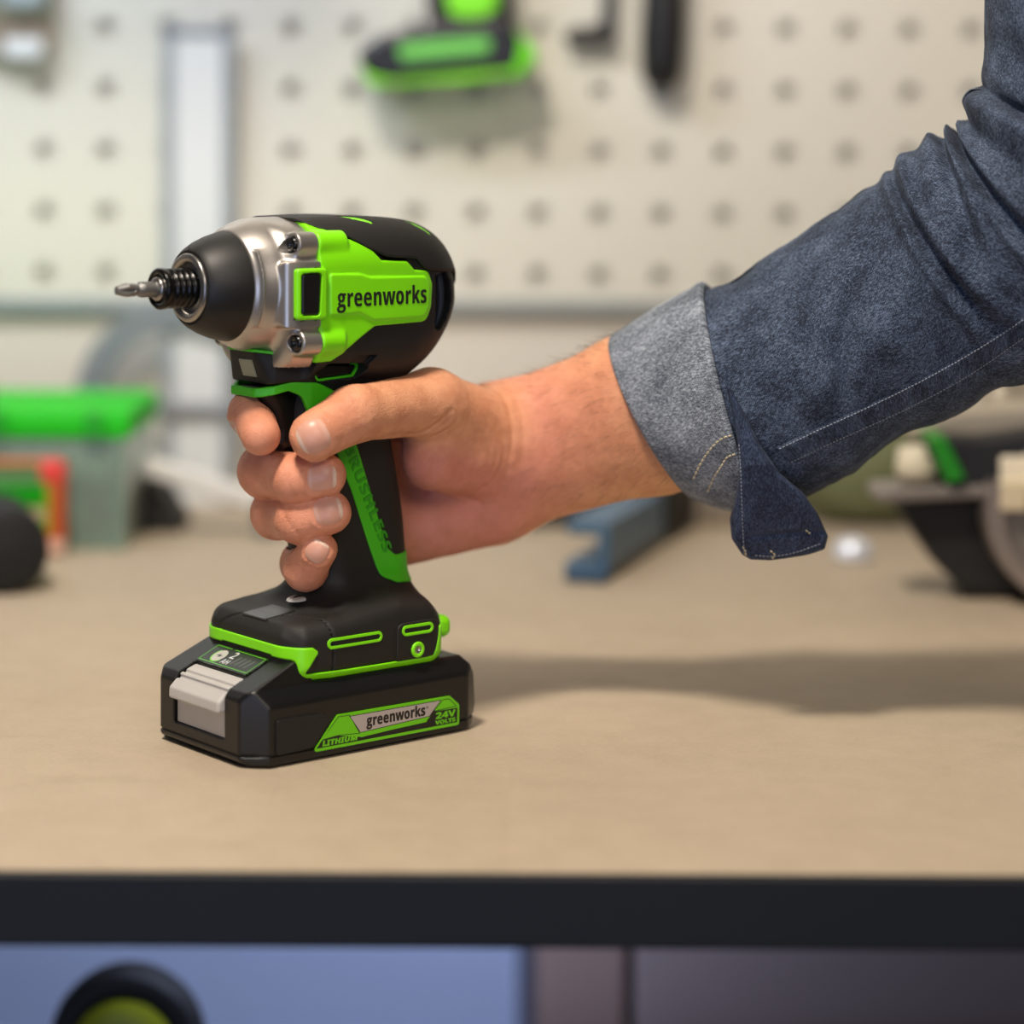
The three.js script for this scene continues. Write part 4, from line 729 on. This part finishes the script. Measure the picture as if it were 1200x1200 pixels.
{ // ruler with a half round head, standing on the bench against the board
  const z = -0.5655, a = at(190, 32, z), b = at(276, 32, z), base = 0.0, t = thing('ruler', 'wide grey ruler with a half round head standing against the pegboard', 'ruler', [(a.x + b.x) / 2, base, z]);
  const w = b.x - a.x, h = a.y - base, rm = std({ color: 0xdadcdb, roughness: 0.5 }), re = std({ color: 0x9ba1a4, roughness: 0.5 });
  part('blade', rbox(w - 0.016, h, 0.0018, 0.0006, 0, h / 2, 0), rm, t);
  for (const s of [-1, 1]) part('graduated_edge', rbox(0.0085, h, 0.003, 0.0008, s * (w / 2 - 0.0042), h / 2, 0.0004), re, t);
  part('end_cap', rbox(w, 0.006, 0.004, 0.001, 0, h - 0.003, 0.0002), std({ color: 0x878d92, roughness: 0.4, metalness: 0.4 }), t);
  const tick = box(0.004, 0.0007, 0.0004); const list = []; for (let i = 2; i < h / 0.005; i++) { const g = tick.clone(); if (i % 2) g.scale(0.6, 1, 1); g.translate(w / 2 - 0.0042, i * 0.005, 0.0021); list.push(g); }
  part('graduation_marks', merge(list), M.ink, t).userData.kind = 'stuff';
  const cy = at(215, 474, z).y, cx = at(212, 474, z).x - (a.x + b.x) / 2, ro = 0.064, ri = 0.047, pts = [];
  for (let i = 0; i <= 40; i++) { const q = Math.PI * i / 40; pts.push([Math.cos(q) * ro, Math.sin(q) * ro]); } for (let i = 40; i >= 0; i--) { const q = Math.PI * i / 40; pts.push([Math.cos(q) * ri, Math.sin(q) * ri]); }
  const g = plate(pts, 0.003, 0.0008); g.translate(cx, cy, 0.003); part('protractor_ring', g, std({ color: 0x7e8488, roughness: 0.5 }), t, 'grey half round ring');
  part('protractor_base', rbox(ro * 2, 0.008, 0.004, 0.001, cx, cy - 0.003, 0.0045), std({ color: 0x84868a, roughness: 0.5 }), t);
}
{ // pale bar over a black block
  const z = -0.5, p0 = at(158, 590, z), t = thing('metal_bar', 'pale metal bar sloping down from a black block beside the storage box', 'bar', [p0.x, 0, z]);
  part('black_block', plate([[-0.01, 0.0005], [0.034, 0.0005], [0.024, 0.018], [0.012, 0.03], [-0.01, 0.034]], 0.04, 0.001, 0.003), M.rubber, t, 'black rubber block');
  const q = (x, y, zz) => { const p = at(x, y, zz); return new THREE.Vector3(p.x - p0.x, p.y, p.z - z); };
  const A = q(168, 543, z + 0.05), B2 = q(305, 588, z + 0.05), d = B2.clone().sub(A), g = rbox(d.length(), 0.0115, 0.012, 0.003); g.rotateZ(Math.atan2(d.y, d.x)); g.translate((A.x + B2.x) / 2, (A.y + B2.y) / 2, 0.05); part('bar', g, std({ color: 0xdad8d2, roughness: 0.4 }), t, 'pale metal bar');
  part('foot', rbox(0.014, B2.y, 0.02, 0.002, B2.x + 0.004, B2.y / 2, 0.05), M.dullSteel, t);
}
{ // clear box with a green lid
  const zf = -0.4, r = at(146, 648, zf), w = 0.3, dep = 0.1, h = at(100, 514, zf).y, t = thing('storage_box', 'clear plastic storage box with a bright green lid at the left of the bench', 'box', [r.x - w / 2, 0, zf - dep / 2]);
  const clear = phys({ color: 0xdfeee6, roughness: 0.3, transmission: 0.85, thickness: 0 }), x1 = w / 2;
  part('front_pane', rbox(w, h, 0.003, 0.001, 0, h / 2, dep / 2 - 0.0015), clear, t, 'cloudy clear plastic'); part('back_pane', rbox(w, h, 0.003, 0.001, 0, h / 2, -dep / 2 + 0.0015), clear, t);
  for (const s of [-1, 1]) part('end_pane', rbox(0.003, h, dep - 0.006, 0.001, s * (x1 - 0.0015), h / 2, 0), clear, t);
  part('base_pane', rbox(w - 0.006, 0.003, dep - 0.006, 0.001, 0, 0.0015, 0), clear, t);
  for (const s of [-1, 1]) part('corner_post', rbox(0.006, h, 0.006, 0.002, s * (x1 - 0.003), h / 2, dep / 2), clear, t);
  part('lid', rbox(w + 0.008, 0.0165, dep + 0.008, 0.004, 0, h + 0.008, 0), std({ color: 0x0fc404, roughness: 0.6 }), t, 'bright green lid');
  for (const x of [x1 - 0.016, x1 - 0.069, x1 - 0.2]) part('latch', rbox(0.011, 0.015, 0.006, 0.002, x, h + 0.0085, dep / 2 + 0.006), std({ color: 0x12a50c, roughness: 0.4 }), t, 'darker green latch');
  const c2 = thing('steel_part', 'grey metal fittings inside the clear storage box', 'fitting', [r.x - 0.04, 0.0032, zf - 0.055]);
  part('disc', (() => { const g = lathe([[0.004, 0], [0.022, 0], [0.023, 0.004], [0.021, 0.02], [0.012, 0.03], [0.004, 0.03], [0.004, 0]]); return g; })(), M.dullSteel, c2);
}
{ // printed card pack leaning in front of the box
  const z = -0.385, a = at(78, 646, z), t = thing('printed_pack', 'green printed pack with an orange red rim standing before the storage box', 'pack', [a.x - 0.05, 0, z]);
  const c = document.createElement('canvas'); c.width = 512; c.height = 512; const k = c.getContext('2d');
  k.fillStyle = '#c0592f'; k.fillRect(0, 0, 512, 512); k.fillStyle = '#56621f'; k.fillRect(0, 20, 464, 470); k.fillStyle = '#5e8a55'; k.fillRect(0, 52, 464, 80); k.fillStyle = '#0d9c10'; k.fillRect(0, 130, 462, 110); k.fillStyle = '#b2a584'; k.fillRect(390, 250, 72, 75); k.fillStyle = '#2d9a22'; k.fillRect(0, 340, 462, 150);
  k.fillStyle = '#e2403a'; k.fillRect(446, 0, 66, 110); k.fillStyle = '#e3b9a6'; k.fillRect(440, 420, 72, 80); k.fillStyle = '#7fae1e'; k.fillRect(458, 140, 12, 240);
  const tx = new THREE.CanvasTexture(c); tx.colorSpace = THREE.SRGBColorSpace; const hh = at(78, 538, z).y;
  part('card', (() => { const g = rbox(0.1, hh, 0.012, 0.004, 0, hh / 2, 0); const p = g.attributes.position, u = g.attributes.uv; for (let i = 0; i < p.count; i++) u.setXY(i, p.getX(i) / 0.1 + 0.5, p.getY(i) / hh); return g; })(), std({ map: tx, roughness: 0.4 }), t);
}
{ // black rounded tool end at the left edge
  const z = -0.3, c = at(0, 640, z), r = 0.0215, t = thing('rounded_tool', 'black tool with a rounded end lying at the left edge of the picture', 'tool', [c.x, 0, z]);
  const g = lathe([[0, 0.034], [r * 0.8, 0.033], [r * 0.97, 0.03], [r, 0.024], [r, -0.024], [r * 0.97, -0.03], [r * 0.8, -0.033], [0, -0.034]]); g.rotateX(Math.PI / 2); g.rotateY(R(18)); g.translate(0, r, 0);
  part('head', g, std({ color: 0x101012, roughness: 0.7 }), t);
  const s = new THREE.CylinderGeometry(0.009, 0.011, 0.2, 20); s.rotateZ(Math.PI / 2); s.rotateY(R(18)); s.translate(-0.105, r, 0.034); part('shaft', s, std({ color: 0x2b2b2d, roughness: 0.6 }), t);
}
{ // blue grey channel shaped tool under the forearm
  const a = at(690, 672, -0.315), b = at(792, 606, -0.5), L = hyp(b.x - a.x, b.z - a.z), turn = Math.atan2(-(b.z - a.z), b.x - a.x);
  const t = thing('channel_tool', 'blue grey channel shaped tool lying on the bench under the forearm', 'tool', [a.x, 0, -0.315], turn);
  const S = (pts, x0, len, mat, name, label) => { const g = plate(pts, len, 0.0008); g.rotateY(Math.PI / 2); g.translate(x0, 0, 0); return part(name, g, mat, t, label); };
  const steelBlue = std({ color: 0x4d6f8c, roughness: 0.4, metalness: 0.3 });
  S([[-0.009, 0.004], [0.013, 0.004], [0.013, 0.008], [-0.005, 0.008], [-0.005, 0.024], [0.012, 0.024], [0.012, 0.029], [-0.009, 0.029]], 0.004, L * 0.62, steelBlue, 'channel', 'blue grey open channel');
  part('jaw', rbox(0.012, 0.006, 0.022, 0.0015, -0.002, 0.0034, 0.0), std({ color: 0x34506a, roughness: 0.5 }), t);
  part('runner', rbox(L * 0.95, 0.0075, 0.02, 0.002, L * 0.5, 0.004, 0), M.plastic, t, 'black runner');
  part('body', rbox(L * 0.42, 0.034, 0.024, 0.006, L * 0.86, 0.0176, 0), M.rubber, t, 'black body');
}
{ // sockets and small steel things at the back
  const list = [[752, 597, -0.52, 0.011, 0.02, 0xcfc3ac, 'pale steel socket behind the blue grey tool, left one'], [812, 604, -0.51, 0.013, 0.024, 0xb9b0a4, 'pale steel socket beside the black end of the blue grey tool'], [846, 606, -0.5, 0.010, 0.018, 0xa79c8c, 'small steel socket just left of the hanging cuff']];
  for (const [px, py, z, r, h, col, label] of list) { const p = at(px, py, z), t = thing('socket', label, 'socket', [p.x, 0, z]); part('barrel', lathe([[r * 0.6, 0], [r, 0], [r, h * 0.6], [r * 0.9, h * 0.66], [r * 0.9, h], [r * 0.62, h], [r * 0.6, h * 0.5], [r * 0.55, 0], [r * 0.6, 0]], 40), std({ color: col, roughness: 0.3, metalness: 0.5 }), t); }
  const p = at(1000, 646, -0.385), t = thing('steel_nut', 'shiny round steel cap on the bench right of the hanging cuff', 'cap', [p.x, 0, -0.385]);
  part('dome', lathe([[0, 0.012], [0.006, 0.011], [0.0095, 0.008], [0.011, 0.003], [0.011, 0], [0, 0]], 40), std({ color: 0xeaf0fa, roughness: 0.25, metalness: 0.3 }), t);
  const q = at(655, 612, -0.5), d = thing('black_case', 'flat black case at the back of the bench under the wrist', 'case', [q.x, 0, -0.51]);
  part('case_body', rbox(0.07, 0.012, 0.05, 0.004, 0, 0.006, 0), M.rubber, d); part('case_lid', rbox(0.068, 0.008, 0.048, 0.003, 0, 0.0162, 0), M.plastic, d);
}
{ // circular saw at the right edge
  const z = -0.26, o = at(1262, 612, z), t = thing('plate_tool', 'metal tool with grey base plate, cream knob and round guard at the right edge', 'tool', [o.x, 0, z]);
  const P = (x, y, zz = z) => { const p = at(x, y, zz); return [p.x - o.x, p.y, zz - z]; };
  const r = 0.046, cy = 0.0475;
  const rimPts = []; for (let i = 0; i <= 60; i++) { const q = Math.PI * 0.9 + Math.PI * 1.25 * i / 60; rimPts.push([Math.cos(q) * r, Math.sin(q) * r]); } for (let i = 60; i >= 0; i--) { const q = Math.PI * 0.9 + Math.PI * 1.25 * i / 60; rimPts.push([Math.cos(q) * (r - 0.007), Math.sin(q) * (r - 0.007)]); }
  const rim = plate(rimPts, 0.018, 0.001); rim.translate(0, cy, -0.004); part('guard_rim', rim, std({ color: 0x9b9088, roughness: 0.35, metalness: 0.6 }), t, 'grey steel guard rim');
  const side = new THREE.CylinderGeometry(r - 0.007, r - 0.007, 0.002, 60); side.rotateX(Math.PI / 2); side.translate(0, cy, 0.006); part('blade', side, std({ color: 0x8b857e, roughness: 0.35, metalness: 0.6 }), t);
  const hubg = lathe([[0, 0.016], [0.01, 0.016], [0.013, 0.012], [0.013, 0], [0, 0]]); hubg.rotateX(Math.PI / 2); hubg.translate(-0.012, cy + 0.012, 0.007); part('hub', hubg, std({ color: 0xe9dcc0, roughness: 0.35 }), t, 'cream hub');
  for (const [x, y, w, h] of [[-0.034, cy + 0.008, 0.014, 0.015], [-0.012, cy - 0.021, 0.012, 0.02]]) part('bracket', rbox(w, h, 0.008, 0.002, x, y, 0.012), std({ color: 0xd9c9a8, roughness: 0.4 }), t, 'cream bracket');
  { const A = P(1026, 580), B2 = P(1330, 566), g = rbox(B2[0] - A[0], 0.0062, 0.036, 0.002); g.rotateZ(Math.atan2(B2[1] - A[1], B2[0] - A[0])); g.translate((A[0] + B2[0]) / 2, (A[1] + B2[1]) / 2, -0.012); part('base_plate', g, std({ color: 0x8f8780, roughness: 0.4, metalness: 0.4 }), t, 'grey base plate'); }
  const bodyG = plate([P(1056, 590), P(1080, 625), P(1110, 668), P(1135, 690), P(1210, 700), P(1260, 600)].map((p) => [p[0], p[1]]), 0.03, 0.002, 0.004); bodyG.translate(0, 0, -0.042); part('lower_body', bodyG, M.rubber, t, 'black lower body');
  const leg = P(1130, 690); part('rest', rbox(0.022, Math.max(leg[1], 0.006) , 0.028, 0.002, leg[0] + 0.012, Math.max(leg[1], 0.006) / 2, -0.027), M.plastic, t);
  const top = plate([P(1110, 566), P(1108, 540), P(1090, 528), P(1100, 518), P(1150, 520), P(1230, 508), P(1330, 500), P(1330, 566)].map((p) => [p[0], p[1]]), 0.05, 0.003, 0.004); top.translate(0, 0, -0.05); part('motor_body', top, std({ color: 0x1a1a1c, roughness: 0.5 }), t, 'black motor body');
  const gr = plate([P(1086, 512), P(1102, 512), P(1124, 556), P(1108, 560)].map((p) => [p[0], p[1]]), 0.03, 0.001); gr.translate(0, 0, -0.02); part('green_strut', gr, std({ color: 0x1a8a14, roughness: 0.5 }), t, 'green strut');
  const knob = lathe([[0, 0], [0.009, 0], [0.0105, 0.006], [0.009, 0.016], [0, 0.018]]); const kp = P(1078, 566); knob.translate(kp[0], kp[1], -0.01); part('knob', knob, std({ color: 0xd8cdb2, roughness: 0.45 }), t, 'cream knob');
  const hand = plate([P(1070, 512), P(1120, 494), P(1210, 486), P(1330, 480), P(1330, 496), P(1200, 506), P(1120, 520)].map((p) => [p[0], p[1]]), 0.03, 0.003, 0.002); hand.translate(0, 0, -0.05); part('top_plate', hand, std({ color: 0xb7ac98, roughness: 0.35, metalness: 0.3 }), t, 'pale top plate');
  for (const [x, y, w2, h2] of [[1180, 556, 0.03, 0.02], [1205, 612, 0.02, 0.03]]) { const p = P(x, y); part('cream_panel', rbox(w2, h2, 0.006, 0.002, p[0] + 0.01, p[1], 0.008), std({ color: 0xefe3c8, roughness: 0.35 }), t, 'cream panel'); }
  const hz = at(1185, 470, -0.33), w = thing('steel_bracket', 'pale steel bracket standing behind the tool with the grey base plate', 'bracket', [hz.x, 0, -0.33]);
  part('plate_front', rbox(0.07, hz.y + 0.014, 0.004, 0.001, 0.02, (hz.y + 0.014) / 2, 0), std({ color: 0xb3aa9a, roughness: 0.3, metalness: 0.4 }), w); part('fin', rbox(0.006, 0.03, 0.012, 0.002, -0.008, hz.y - 0.006, 0.008), std({ color: 0xe6dcc6, roughness: 0.3 }), w); part('fin', rbox(0.006, 0.03, 0.012, 0.002, 0.014, hz.y - 0.004, 0.008), std({ color: 0xe6dcc6, roughness: 0.3 }), w);
  const gb = at(1010, 560, -0.5), gg = thing('green_bag', 'dull green pouch at the back of the bench behind the cuff', 'pouch', [gb.x + 0.005, 0, -0.51]);
  part('pouch', (() => { const g = new THREE.SphereGeometry(1, 40, 24), p = g.attributes.position; for (let i = 0; i < p.count; i++) { const x = p.getX(i), y = p.getY(i), z2 = p.getZ(i), n = 1 + 0.12 * fbm(x * 2, y * 2, z2 * 2, 3); p.setXYZ(i, x * 0.052 * n, Math.max(0, 0.03 + y * 0.032 * n), z2 * 0.03 * n); } g.computeVertexNormals(); return g; })(), std({ color: 0x6e7350, roughness: 0.85 }), gg); part('flap', rbox(0.06, 0.004, 0.03, 0.0015, 0, 0.061, 0.002), std({ color: 0x5d6144, roughness: 0.85 }), gg);
}

scene.traverse((o) => { if (o.isMesh) { o.castShadow = true; o.receiveShadow = true; } if (o.isRectAreaLight) o.castShadow = true; });
renderer.render(scene, camera);
